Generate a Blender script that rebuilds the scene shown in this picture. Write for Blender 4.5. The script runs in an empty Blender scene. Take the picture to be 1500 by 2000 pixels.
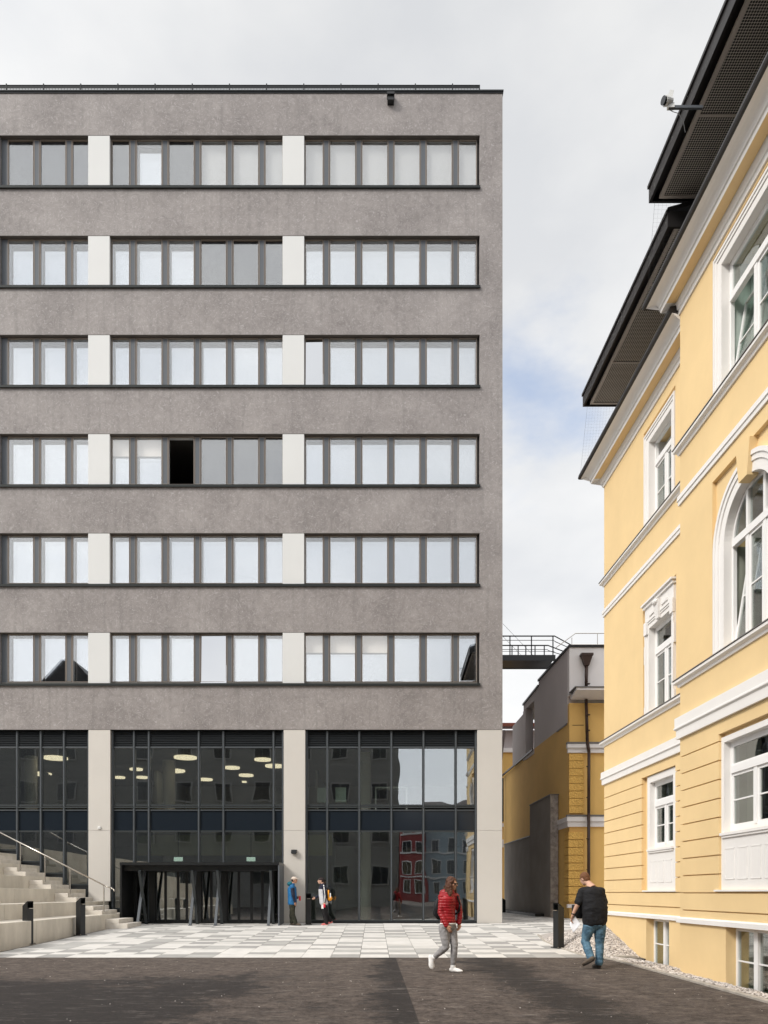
import bpy, bmesh, math, random
from mathutils import Vector, Matrix, noise as mnoise
R = math.radians
random.seed(7)
scn = bpy.context.scene
COL = scn.collection
# ------------------------------------------------------------------ camera
D = 28.85            # distance camera -> office facade
EYE = 1.154
F = 1500.0           # focal length in photo pixels
cx, cy = 730.0, 1743.0
cam = bpy.data.cameras.new('camera'); camo = bpy.data.objects.new('camera', cam); COL.objects.link(camo)
camo.location = (0, 0, EYE); camo.rotation_euler = (R(90), 0, 0)
cam.sensor_fit = 'HORIZONTAL'; cam.sensor_width = 36; cam.lens = 36
cam.shift_x = 20/1500; cam.shift_y = 743/1500
cam.clip_start = .1; cam.clip_end = 2000
scn.camera = camo
# ------------------------------------------------------------------ sky and sun
SUN = Vector((-.64, -.50, .60)).normalized()
w = bpy.data.worlds.new("World"); scn.world = w; w.use_nodes = True
nt = w.node_tree; nt.nodes.clear()
def N(nt, typ, **kw):
    n = nt.nodes.new(typ)
    for k, v in kw.items(): setattr(n, k, v)
    return n
def L(nt, a, b): nt.links.new(a, b)
def build_world():
    out = N(nt, 'ShaderNodeOutputWorld'); bg = N(nt, 'ShaderNodeBackground'); bg.inputs['Strength'].default_value = .1
    sky = N(nt, 'ShaderNodeTexSky', sky_type='NISHITA'); sky.sun_disc = False
    sky.sun_elevation = math.asin(SUN.z); sky.sun_rotation = math.atan2(SUN.x, SUN.y)
    sky.air_density = 1.0; sky.dust_density = .6
    tc = N(nt, 'ShaderNodeTexCoord')
    mp = N(nt, 'ShaderNodeMapping'); mp.inputs['Scale'].default_value = (1, 1, 1.9); mp.inputs['Location'].default_value = (.3, .1, .2)
    L(nt, tc.outputs['Generated'], mp.inputs['Vector'])
    n1 = N(nt, 'ShaderNodeTexNoise'); n1.inputs['Scale'].default_value = 2.6; n1.inputs['Detail'].default_value = 7; n1.inputs['Roughness'].default_value = .55
    L(nt, mp.outputs[0], n1.inputs['Vector'])
    # opening of blue sky between the clouds, to the right over the passage
    d = Vector((355, 1500, 950)).normalized()
    dp = N(nt, 'ShaderNodeVectorMath', operation='DOT_PRODUCT'); dp.inputs[1].default_value = d
    nrm = N(nt, 'ShaderNodeVectorMath', operation='NORMALIZE'); L(nt, tc.outputs['Generated'], nrm.inputs[0]); L(nt, nrm.outputs[0], dp.inputs[0])
    mr = N(nt, 'ShaderNodeMapRange'); mr.inputs['From Min'].default_value = .985; mr.inputs['From Max'].default_value = .9995
    mr.inputs['To Min'].default_value = 0; mr.inputs['To Max'].default_value = .40
    L(nt, dp.outputs['Value'], mr.inputs['Value'])
    sub = N(nt, 'ShaderNodeMath', operation='SUBTRACT'); L(nt, n1.outputs['Fac'], sub.inputs[0]); L(nt, mr.outputs[0], sub.inputs[1])
    cov = N(nt, 'ShaderNodeMapRange', interpolation_type='SMOOTHSTEP'); cov.inputs['From Min'].default_value = .10; cov.inputs['From Max'].default_value = .31
    cov.inputs['To Min'].default_value = .32; cov.inputs['To Max'].default_value = 1.0
    L(nt, sub.outputs[0], cov.inputs['Value'])
    # cloud brightness: soft billows, paler low down
    n2 = N(nt, 'ShaderNodeTexNoise'); n2.inputs['Scale'].default_value = 4.2; n2.inputs['Detail'].default_value = 6
    L(nt, mp.outputs[0], n2.inputs['Vector'])
    cr = N(nt, 'ShaderNodeValToRGB'); cr.color_ramp.elements[0].position = .36; cr.color_ramp.elements[1].position = .60
    cr.color_ramp.elements[0].color = (7.25, 7.4, 7.65, 1); cr.color_ramp.elements[1].color = (8.5, 8.55, 8.6, 1)
    L(nt, n2.outputs['Fac'], cr.inputs['Fac'])
    sep = N(nt, 'ShaderNodeSeparateXYZ'); L(nt, nrm.outputs[0], sep.inputs[0])
    hz = N(nt, 'ShaderNodeMapRange'); hz.inputs['From Min'].default_value = 0; hz.inputs['From Max'].default_value = .75
    hz.inputs['To Min'].default_value = 1.10; hz.inputs['To Max'].default_value = .86; L(nt, sep.outputs['Z'], hz.inputs['Value'])
    # overcast sky: brighter overhead and round the veiled sun
    zen = N(nt, 'ShaderNodeMapRange', interpolation_type='SMOOTHSTEP'); zen.inputs['From Min'].default_value = .76; zen.inputs['From Max'].default_value = .97
    zen.inputs['To Min'].default_value = 0; zen.inputs['To Max'].default_value = 1.1; L(nt, sep.outputs['Z'], zen.inputs['Value'])
    ds = N(nt, 'ShaderNodeVectorMath', operation='DOT_PRODUCT'); ds.inputs[1].default_value = SUN; L(nt, nrm.outputs[0], ds.inputs[0])
    gs = N(nt, 'ShaderNodeMapRange', interpolation_type='SMOOTHSTEP'); gs.inputs['From Min'].default_value = .1; gs.inputs['From Max'].default_value = 1.
    gs.inputs['To Min'].default_value = 0; gs.inputs['To Max'].default_value = .8; L(nt, ds.outputs['Value'], gs.inputs['Value'])
    a1 = N(nt, 'ShaderNodeMath', operation='ADD'); L(nt, zen.outputs[0], a1.inputs[0]); L(nt, gs.outputs[0], a1.inputs[1])
    a2 = N(nt, 'ShaderNodeMath', operation='ADD'); L(nt, a1.outputs[0], a2.inputs[0]); L(nt, hz.outputs[0], a2.inputs[1]); hz = a2
    ml = N(nt, 'ShaderNodeVectorMath', operation='SCALE'); L(nt, cr.outputs['Color'], ml.inputs[0]); L(nt, hz.outputs[0], ml.inputs['Scale'])
    mix = N(nt, 'ShaderNodeMix', data_type='RGBA'); L(nt, cov.outputs[0], mix.inputs['Factor'])
    sb = N(nt, 'ShaderNodeVectorMath', operation='MULTIPLY'); sb.inputs[1].default_value = (2.3, 2.2, 2.15); L(nt, sky.outputs['Color'], sb.inputs[0]); L(nt, sb.outputs[0], mix.inputs['A']); L(nt, ml.outputs[0], mix.inputs['B'])
    L(nt, mix.outputs['Result'], bg.inputs['Color']); L(nt, bg.outputs[0], out.inputs[0])
build_world()
sl = bpy.data.lights.new('sun', 'SUN'); sl.energy = 2.3; sl.angle = R(17); sl.color = (1, .955, .88)
so = bpy.data.objects.new('sun', sl); COL.objects.link(so)
so.rotation_euler = (-SUN).to_track_quat('-Z', 'Y').to_euler()
scn.view_settings.view_transform = 'Standard'; scn.view_settings.look = 'None'
scn.view_settings.exposure = .2; scn.view_settings.gamma = 1
scn.cycles.max_bounces = 8; scn.cycles.transparent_max_bounces = 16; scn.cycles.glossy_bounces = 5
scn.cycles.sample_clamp_indirect = 6

# ------------------------------------------------------------------ materials
MAT = {}
def mk(name, col, rough=.7, var=.0, vscale=2.0, bump=0, bscale=40, metal=0, spec=.3, col2=None, detail=5, stretch=None, emit=None, bdist=.02):
    m = bpy.data.materials.new(name); m.use_nodes = True; t = m.node_tree
    b = t.nodes['Principled BSDF']; b.inputs['Roughness'].default_value = rough; b.inputs['Metallic'].default_value = metal
    b.inputs['Specular IOR Level'].default_value = spec
    b.inputs['Base Color'].default_value = (*col, 1)
    tc = N(t, 'ShaderNodeTexCoord'); src = tc.outputs['Object']
    if stretch:
        mp = N(t, 'ShaderNodeMapping'); mp.inputs['Scale'].default_value = stretch; L(t, src, mp.inputs[0]); src = mp.outputs[0]
    if var or col2:
        n = N(t, 'ShaderNodeTexNoise'); n.inputs['Scale'].default_value = vscale; n.inputs['Detail'].default_value = detail; n.inputs['Roughness'].default_value = .6
        L(t, src, n.inputs['Vector'])
        cr = N(t, 'ShaderNodeValToRGB'); cr.color_ramp.elements[0].position = .32; cr.color_ramp.elements[1].position = .68
        a = tuple(c*(1-var) for c in col); c2 = col2 or tuple(min(1, c*(1+var)) for c in col)
        cr.color_ramp.elements[0].color = (*a, 1); cr.color_ramp.elements[1].color = (*c2, 1)
        L(t, n.outputs['Fac'], cr.inputs['Fac']); L(t, cr.outputs['Color'], b.inputs['Base Color'])
    if bump:
        n = N(t, 'ShaderNodeTexNoise'); n.inputs['Scale'].default_value = bscale; n.inputs['Detail'].default_value = 4
        L(t, src, n.inputs['Vector'])
        bp = N(t, 'ShaderNodeBump'); bp.inputs['Strength'].default_value = bump; bp.inputs['Distance'].default_value = bdist
        L(t, n.outputs['Fac'], bp.inputs['Height']); L(t, bp.outputs[0], b.inputs['Normal'])
    if emit:
        b.inputs['Emission Color'].default_value = (*emit[0], 1); b.inputs['Emission Strength'].default_value = emit[1]
    MAT[name] = m
    return m

def mk_glass(name, refl, trans, gcol=(1, 1, 1), wav=.02, wscale=.5, rough=0.0):
    m = bpy.data.materials.new(name); m.use_nodes = True; t = m.node_tree; t.nodes.clear()
    out = N(t, 'ShaderNodeOutputMaterial'); g = N(t, 'ShaderNodeBsdfGlossy'); g.inputs['Roughness'].default_value = rough
    g.inputs['Color'].default_value = (*gcol, 1)
    tr = N(t, 'ShaderNodeBsdfTransparent'); tr.inputs['Color'].default_value = (*trans, 1)
    lw = N(t, 'ShaderNodeLayerWeight'); lw.inputs['Blend'].default_value = .25
    mr = N(t, 'ShaderNodeMapRange'); mr.inputs['From Min'].default_value = 0; mr.inputs['From Max'].default_value = 1
    mr.inputs['To Min'].default_value = refl; mr.inputs['To Max'].default_value = min(1, refl+.5); L(t, lw.outputs['Facing'], mr.inputs['Value'])
    # facing grows toward grazing; square it to keep frontal glass clear
    sq = N(t, 'ShaderNodeMath', operation='POWER'); sq.inputs[1].default_value = 3; L(t, lw.outputs['Facing'], sq.inputs[0]); L(t, sq.outputs[0], mr.inputs['Value'])
    mx = N(t, 'ShaderNodeMixShader'); L(t, mr.outputs[0], mx.inputs[0]); L(t, tr.outputs[0], mx.inputs[1]); L(t, g.outputs[0], mx.inputs[2])
    if wav:
        tc = N(t, 'ShaderNodeTexCoord'); n = N(t, 'ShaderNodeTexNoise'); n.inputs['Scale'].default_value = wscale; n.inputs['Detail'].default_value = 1.5
        L(t, tc.outputs['Object'], n.inputs['Vector'])
        bp = N(t, 'ShaderNodeBump'); bp.inputs['Strength'].default_value = wav; bp.inputs['Distance'].default_value = .1
        L(t, n.outputs['Fac'], bp.inputs['Height']); L(t, bp.outputs[0], g.inputs['Normal'])
    L(t, mx.outputs[0], out.inputs[0]); MAT[name] = m
    return m

def mk_stucco():
    m = bpy.data.materials.new('grey_render'); m.use_nodes = True; t = m.node_tree; b = t.nodes['Principled BSDF']
    b.inputs['Roughness'].default_value = .62; b.inputs['Specular IOR Level'].default_value = .35
    tc = N(t, 'ShaderNodeTexCoord')
    big = N(t, 'ShaderNodeTexNoise'); big.inputs['Scale'].default_value = .55; big.inputs['Detail'].default_value = 4; L(t, tc.outputs['Object'], big.inputs['Vector'])
    med = N(t, 'ShaderNodeTexNoise'); med.inputs['Scale'].default_value = 3.2; med.inputs['Detail'].default_value = 6; med.inputs['Roughness'].default_value = .65; med.inputs['Distortion'].default_value = 1.6
    L(t, tc.outputs['Object'], med.inputs['Vector'])
    # trowel swirls: heavily distorted thin streaks
    sw = N(t, 'ShaderNodeTexNoise'); sw.inputs['Scale'].default_value = 3.6; sw.inputs['Detail'].default_value = 4; sw.inputs['Distortion'].default_value = 6.5
    L(t, tc.outputs['Object'], sw.inputs['Vector'])
    sr = N(t, 'ShaderNodeMapRange'); sr.inputs['From Min'].default_value = .56; sr.inputs['From Max'].default_value = .64; L(t, sw.outputs['Fac'], sr.inputs['Value'])
    a = N(t, 'ShaderNodeMath', operation='ADD'); L(t, big.outputs['Fac'], a.inputs[0]); L(t, med.outputs['Fac'], a.inputs[1])
    cr = N(t, 'ShaderNodeValToRGB'); e = cr.color_ramp.elements
    e[0].position = .70; e[1].position = 1.3
    cr2 = N(t, 'ShaderNodeMapRange'); cr2.inputs['From Min'].default_value = .65; cr2.inputs['From Max'].default_value = 1.35; L(t, a.outputs[0], cr2.inputs['Value'])
    e[0].position = .1; e[1].position = .9; e[0].color = (.190, .170, .164, 1); e[1].color = (.305, .278, .267, 1)
    L(t, cr2.outputs[0], cr.inputs['Fac'])
    mx = N(t, 'ShaderNodeMix', data_type='RGBA'); mx.inputs['B'].default_value = (.47, .445, .44, 1)
    sc = N(t, 'ShaderNodeMath', operation='MULTIPLY'); sc.inputs[1].default_value = .38; L(t, sr.outputs[0], sc.inputs[0]); L(t, sc.outputs[0], mx.inputs['Factor'])
    # rain streaks
    smp = N(t, 'ShaderNodeMapping'); smp.inputs['Scale'].default_value = (3.0, 3.0, .16); L(t, tc.outputs['Object'], smp.inputs[0])
    st = N(t, 'ShaderNodeTexNoise'); st.inputs['Scale'].default_value = 1.6; st.inputs['Detail'].default_value = 5; L(t, smp.outputs[0], st.inputs['Vector'])
    stm = N(t, 'ShaderNodeMapRange'); stm.inputs['From Min'].default_value = .52; stm.inputs['From Max'].default_value = .72; stm.inputs['To Max'].default_value = .36; L(t, st.outputs['Fac'], stm.inputs['Value'])
    sx = N(t, 'ShaderNodeMix', data_type='RGBA'); sx.inputs['B'].default_value = (.15, .138, .133, 1); L(t, stm.outputs[0], sx.inputs['Factor']); L(t, cr.outputs['Color'], sx.inputs['A'])
    L(t, sx.outputs['Result'], mx.inputs['A']); L(t, mx.outputs['Result'], b.inputs['Base Color'])
    bp = N(t, 'ShaderNodeBump'); bp.inputs['Strength'].default_value = .22; bp.inputs['Distance'].default_value = .03
    L(t, med.outputs['Fac'], bp.inputs['Height']); L(t, bp.outputs[0], b.inputs['Normal'])
    MAT['grey_render'] = m
mk_stucco()

def mk_asphalt():
    m = bpy.data.materials.new('asphalt'); m.use_nodes = True; t = m.node_tree; b = t.nodes['Principled BSDF']
    b.inputs['Roughness'].default_value = .85; b.inputs['Specular IOR Level'].default_value = .25
    tc = N(t, 'ShaderNodeTexCoord'); P = tc.outputs['Object']
    sep = N(t, 'ShaderNodeSeparateXYZ'); L(t, P, sep.inputs[0])
    def M(op, a, bb=None):
        n = N(t, 'ShaderNodeMath', operation=op)
        for i, v in enumerate((a, bb)):
            if v is None: continue
            if isinstance(v, (int, float)): n.inputs[i].default_value = v
            else: L(t, v, n.inputs[i])
        return n.outputs[0]
    def NZ(scale, detail=6, rough=.65, dist=0, vec=None):
        n = N(t, 'ShaderNodeTexNoise'); n.inputs['Scale'].default_value = scale; n.inputs['Detail'].default_value = detail; n.inputs['Roughness'].default_value = rough; n.inputs['Distortion'].default_value = dist
        L(t, vec or P, n.inputs['Vector']); return n.outputs['Fac']
    def MR(v, a, bb, c=0., d=1., smooth=True):
        n = N(t, 'ShaderNodeMapRange'); 
        if smooth: n.interpolation_type = 'SMOOTHSTEP'
        n.inputs['From Min'].default_value = a; n.inputs['From Max'].default_value = bb; n.inputs['To Min'].default_value = c; n.inputs['To Max'].default_value = d
        L(t, v, n.inputs['Value']); return n.outputs[0]
    mp = N(t, 'ShaderNodeMapping'); mp.inputs['Scale'].default_value = (.8, .8, 1); L(t, P, mp.inputs[0])
    big = NZ(.9, 10, .78, .3, mp.outputs[0]); fine = NZ(13, 7, .95); mid = NZ(3.5, 10, .85, .2)
    X, Y = sep.outputs['X'], sep.outputs['Y']
    bc = M('SUBTRACT', big, .5); mc = M('SUBTRACT', mid, .5)
    # field f > 0 where the surface is damp or newly laid (metres on the ground)
    def tri(v, c, hw): return M('SUBTRACT', 1., M('DIVIDE', M('ABSOLUTE', M('SUBTRACT', v, c)), hw))
    left = M('MINIMUM', M('DIVIDE', M('SUBTRACT', -1.6, X), 1.6), M('DIVIDE', M('SUBTRACT', 12.9, Y), 1.6))
    stripe = tri(X, 2.45, .55)
    seam = M('MINIMUM', tri(X, .40, .42), M('MULTIPLY', M('SUBTRACT', .49, X), 200.))
    f = M('MAXIMUM', M('MAXIMUM', left, M('SUBTRACT', stripe, .05)), M('SUBTRACT', seam, .15))
    f = M('MAXIMUM', M('MINIMUM', f, 1.1), -1.0)
    f = M('ADD', f, M('ADD', M('MULTIPLY', bc, 6.0), M('MULTIPLY', mc, 4.5)))
    dark = MR(f, -.15, .35)
    cr = N(t, 'ShaderNodeValToRGB'); e = cr.color_ramp.elements; e[0].position = .43; e[1].position = .585
    e[0].color = (.034, .027, .024, 1); e[1].color = (.152, .122, .103, 1)
    L(t, M('ADD', M('MULTIPLY', mid, .5), M('MULTIPLY', fine, .5)), cr.inputs['Fac'])
    dk = N(t, 'ShaderNodeMix', data_type='RGBA'); dk.inputs['B'].default_value = (.017, .0145, .014, 1); L(t, M('MULTIPLY', dark, .86), dk.inputs['Factor']); L(t, cr.outputs['Color'], dk.inputs['A'])
    # pale scuffs and grit
    scf = N(t, 'ShaderNodeMapping'); scf.inputs['Scale'].default_value = (.6, 2.4, 1); scf.inputs['Rotation'].default_value = (0, 0, .25); L(t, P, scf.inputs[0])
    sn = NZ(2.6, 9, .8, 1.2, scf.outputs[0])
    pale = M('MULTIPLY', MR(sn, .54, .66), .42)
    vo = N(t, 'ShaderNodeTexVoronoi'); vo.inputs['Scale'].default_value = 9; L(t, P, vo.inputs['Vector'])
    grit = M('MULTIPLY', MR(vo.outputs['Distance'], .05, .09, 1., 0.), MR(NZ(1.3), .5, .6))
    gg = N(t, 'ShaderNodeMix', data_type='RGBA'); gg.inputs['B'].default_value = (.30, .265, .24, 1); L(t, M('MAXIMUM', pale, M('MULTIPLY', grit, .9)), gg.inputs['Factor']); L(t, dk.outputs['Result'], gg.inputs['A'])
    L(t, gg.outputs['Result'], b.inputs['Base Color'])
    L(t, M('SUBTRACT', .9, M('MULTIPLY', dark, .15)), b.inputs['Roughness'])
    bp = N(t, 'ShaderNodeBump'); bp.inputs['Strength'].default_value = .5; bp.inputs['Distance'].default_value = .01
    L(t, M('ADD', fine, mid), bp.inputs['Height']); L(t, bp.outputs[0], b.inputs['Normal'])
    MAT['asphalt'] = m
mk_asphalt()

def mk_perforated():
    m = bpy.data.materials.new('perforated_sheet'); m.use_nodes = True; t = m.node_tree; b = t.nodes['Principled BSDF']
    b.inputs['Roughness'].default_value = .5
    tc = N(t, 'ShaderNodeTexCoord'); sep = N(t, 'ShaderNodeSeparateXYZ'); L(t, tc.outputs['Object'], sep.inputs[0])
    def M(op, a, bb=None):
        n = N(t, 'ShaderNodeMath', operation=op)
        for i, v in enumerate((a, bb)):
            if v is None: continue
            if isinstance(v, (int, float)): n.inputs[i].default_value = v
            else: L(t, v, n.inputs[i])
        return n.outputs[0]
    k = 2*math.pi/.085
    s = M('MULTIPLY', M('SINE', M('MULTIPLY', sep.outputs['X'], k)), M('SINE', M('MULTIPLY', sep.outputs['Y'], k)))
    mr = N(t, 'ShaderNodeMapRange'); mr.inputs['From Min'].default_value = .12; mr.inputs['From Max'].default_value = .3; L(t, M('ABSOLUTE', s), mr.inputs['Value'])
    mx = N(t, 'ShaderNodeMix', data_type='RGBA'); mx.inputs['A'].default_value = (.80, .74, .67, 1); mx.inputs['B'].default_value = (.05, .045, .042, 1)
    L(t, mr.outputs[0], mx.inputs['Factor']); L(t, mx.outputs['Result'], b.inputs['Base Color'])
    MAT['perforated_sheet'] = m
mk_perforated()

mk('white_panel', (.62, .62, .61), .55, .02, .6)
mk('cream_panel', (.56, .53, .49), .5, .03, .5, bump=.04, bscale=30)
mk('dark_metal', (.014, .016, .018), .55, spec=.25)
mk('black_metal', (.010, .011, .012), .38, .15, 3, spec=.45)
mk('frame_bronze', (.27, .225, .19), .45, spec=.4)
mk('frame_gap', (.11, .098, .09), .5)
mk('flap_grey', (.098, .108, .122), .55, .04, 1.5)
mk('screen_grey', (.022, .026, .034), .8, .05, .8)
mk('blind_pale', (.40, .39, .38), .8, .04, 1.0)
mk('blind_cream', (.72, .66, .60), .8, .04, 2)
mk('sill_metal', (.016, .019, .019), .55, spec=.25)
mk('sill_light', (.33, .31, .29), .45)
mk('reveal_grey', (.62, .64, .67), .5)
mk('louvre', (.022, .025, .028), .4, spec=.4)
mk('spandrel_blue', (.012, .017, .024), .12, spec=.5)
mk('curtain_frame', (.028, .034, .037), .4, spec=.5)
mk('room_dark', (.13, .125, .115), .8)
mk('room_wall', (.42, .44, .42), .8, .1, .6)
mk('room_olive', (.62, .63, .42), .8, .06, .6)
mk('room_floor', (.36, .35, .33), .35)
mk('room_column', (.70, .67, .62), .7)
mk('roof_grey', (.22, .22, .22), .8, .1, .5)
mk('concrete', (.58, .53, .45), .8, .16, 1.3, bump=.25, bscale=22, col2=(.70, .645, .555), detail=9, stretch=(1, 1, .45))
mk('concrete_step', (.62, .575, .51), .8, .12, 3, bump=.2, bscale=30, detail=8)
mk('joint_dark', (.12, .11, .10), .9)
mk('tile_white', (.62, .597, .565), .7, .08, 2.5, bump=.1, bscale=60)
mk('tile_cream', (.55, .53, .50), .7, .09, 2.5, bump=.1, bscale=60)
mk('tile_grey', (.335, .325, .31), .75, .07, 2.5, bump=.1, bscale=60)
mk('tile_midgrey', (.41, .40, .38), .75, .07, 2.5, bump=.1, bscale=60)
mk('kerb_stone', (.40, .36, .31), .85, .2, 6, bump=.3, bscale=40)
mk('ground_soil', (.16, .15, .13), .9, .2, 1)
mk('steel', (.55, .50, .44), .25, metal=.85)
mk('yellow_wall', (.775, .573, .305), .8, .045, .8, bump=.05, bscale=60)
mk('white_trim', (.80, .775, .75), .6, .02, 1.5, bump=.04, bscale=30)
mk('lead_flashing', (.16, .15, .145), .5)
mk('roof_dark', (.022, .020, .020), .45)
mk('soffit_light', (.62, .56, .51), .6)
mk('window_white', (.82, .81, .80), .4)
mk('curtain', (.24, .25, .21), .9, .18, 1.5, stretch=(9, 9, .4))
mk('curtain_white', (.75, .75, .75), .9, .1, 1.5, stretch=(9, 9, .4))
mk('curtain_green', (.50, .58, .54), .9, .16, 1.2, stretch=(5, 5, .8))
mk('ochre_wall', (.78, .49, .165), .85, .05, .7, bump=.06, bscale=40)
mk('ochre_dark', (.245, .155, .052), .85, .09, .5, bump=.06, bscale=40)
mk('ochre_rough', (.80, .485, .135), .9, .10, 14, bump=1.0, bscale=16, bdist=.05)
mk('annex_grey', (.58, .53, .52), .8, .04, .6)
mk('annex_light', (.80, .76, .745), .8, .03, .8)
mk('low_wall', (.26, .235, .21), .9, .12, .8, bump=.3, bscale=20)
mk('low_wall_end', (.34, .31, .29), .9, .35, 5, bump=1.0, bscale=14, bdist=.04)
mk('brown_pipe', (.055, .030, .022), .4)
mk('red_roof', (.24, .07, .045), .7, .2, 2)
mk('stone_pale', (.62, .57, .53), .9, .15, 9)
mk('stone_mid', (.40, .36, .33), .9, .2, 9)
mk('stone_dark', (.20, .175, .16), .9, .2, 9)
mk('lamp_disc', (.9, .85, .7), .5, emit=((1., .82, .58), 1.7))
mk('exit_sign', (.5, .7, .55), .5, emit=((.62, .78, .68), .95))
mk('plastic_white', (.75, .75, .73), .4)
mk('chair_white', (.62, .72, .66), .5)
mk('block_dark', (.165, .165, .16), .8, .12, .7, bump=.3, bscale=6, stretch=(.1, .1, 6))
mk('block_trim', (.23, .23, .225), .7)
mk('house_blue', (.25, .30, .33), .8, .05, .5)
mk('house_red', (.22, .045, .045), .8, .08, .5)
mk('house_ochre', (.45, .33, .14), .8, .05, .5)
mk('house_trim', (.50, .50, .49), .7)
mk('house_roof', (.10, .085, .08), .8, .2, 2)
mk('pane_dark', (.02, .022, .025), .08, spec=.6)
mk('skin', (.60, .36, .26), .55)
mk('skin_tan', (.46, .24, .15), .5)
mk('hair_brown', (.085, .032, .016), .5, .35, 30, stretch=(1, 1, .2), bump=.5, bscale=80)
mk('hair_short', (.17, .075, .035), .7, .25, 60, bump=.6, bscale=120)
mk('hair_dark', (.02, .013, .01), .6, .2, 60)
mk('jacket_red', (.30, .010, .015), .38, .22, 7, bump=.3, bscale=30)
mk('cloth_white', (.80, .79, .77), .8)
mk('jeans_grey', (.25, .24, .24), .85, .2, 9, bump=.35, bscale=18, col2=(.36, .345, .345))
mk('jeans_blue', (.045, .105, .17), .85, .3, 7, bump=.4, bscale=14, col2=(.13, .24, .33))
mk('tshirt_black', (.012, .012, .014), .85, .2, 5, bump=.5, bscale=9, bdist=.04)
mk('shoe_white', (.78, .76, .74), .6)
mk('shoe_dark', (.045, .038, .032), .7)
mk('shoe_brown', (.11, .085, .065), .7)
mk('shoe_teal', (.02, .16, .18), .6)
mk('shoe_pink', (.65, .16, .15), .6)
mk('bag_black', (.012, .012, .014), .6, bump=.2, bscale=30)
mk('bag_orange', (.85, .33, .02), .6)
mk('jacket_blue', (.016, .125, .30), .55, .15, 8, bump=.3, bscale=18)
mk('jacket_navy', (.013, .016, .035), .6, .2, 8, bump=.3, bscale=18)
mk('jacket_teal', (.012, .12, .15), .6)
mk('track_grey', (.52, .52, .54), .7, .1, 9, bump=.3, bscale=18)
mk('trousers_camo', (.012, .013, .010), .9, 0, 10, col2=(.05, .05, .032), bump=.3, bscale=18)
mk('trousers_black', (.012, .011, .012), .85, .2, 5, bump=.3, bscale=16)
mk('cap_beige', (.62, .52, .44), .8)
mk('cap_dark', (.03, .02, .02), .8)
mk('red_plastic', (.65, .03, .06), .4)
mk('paper', (.82, .82, .86), .7)
mk('net_cord', (.10, .10, .10), .8)
mk('lens_dark', (.008, .008, .01), .1, spec=.6)
mk('leaf', (.05, .075, .02), .7, .4, 3)
mk_glass('glass_outer', .15, (.97, .98, .985), wav=.004)
mk_glass('glass_inner', .90, (.5, .5, .5), gcol=(.50, .51, .53), wav=.003, wscale=.4)
mk_glass('glass_dark', .29, (.80, .84, .81), gcol=(.92, .95, 1.0), wav=.040, wscale=.7)
mk_glass('glass_old', .20, (.80, .84, .82), wav=.03, wscale=1.5)

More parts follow.
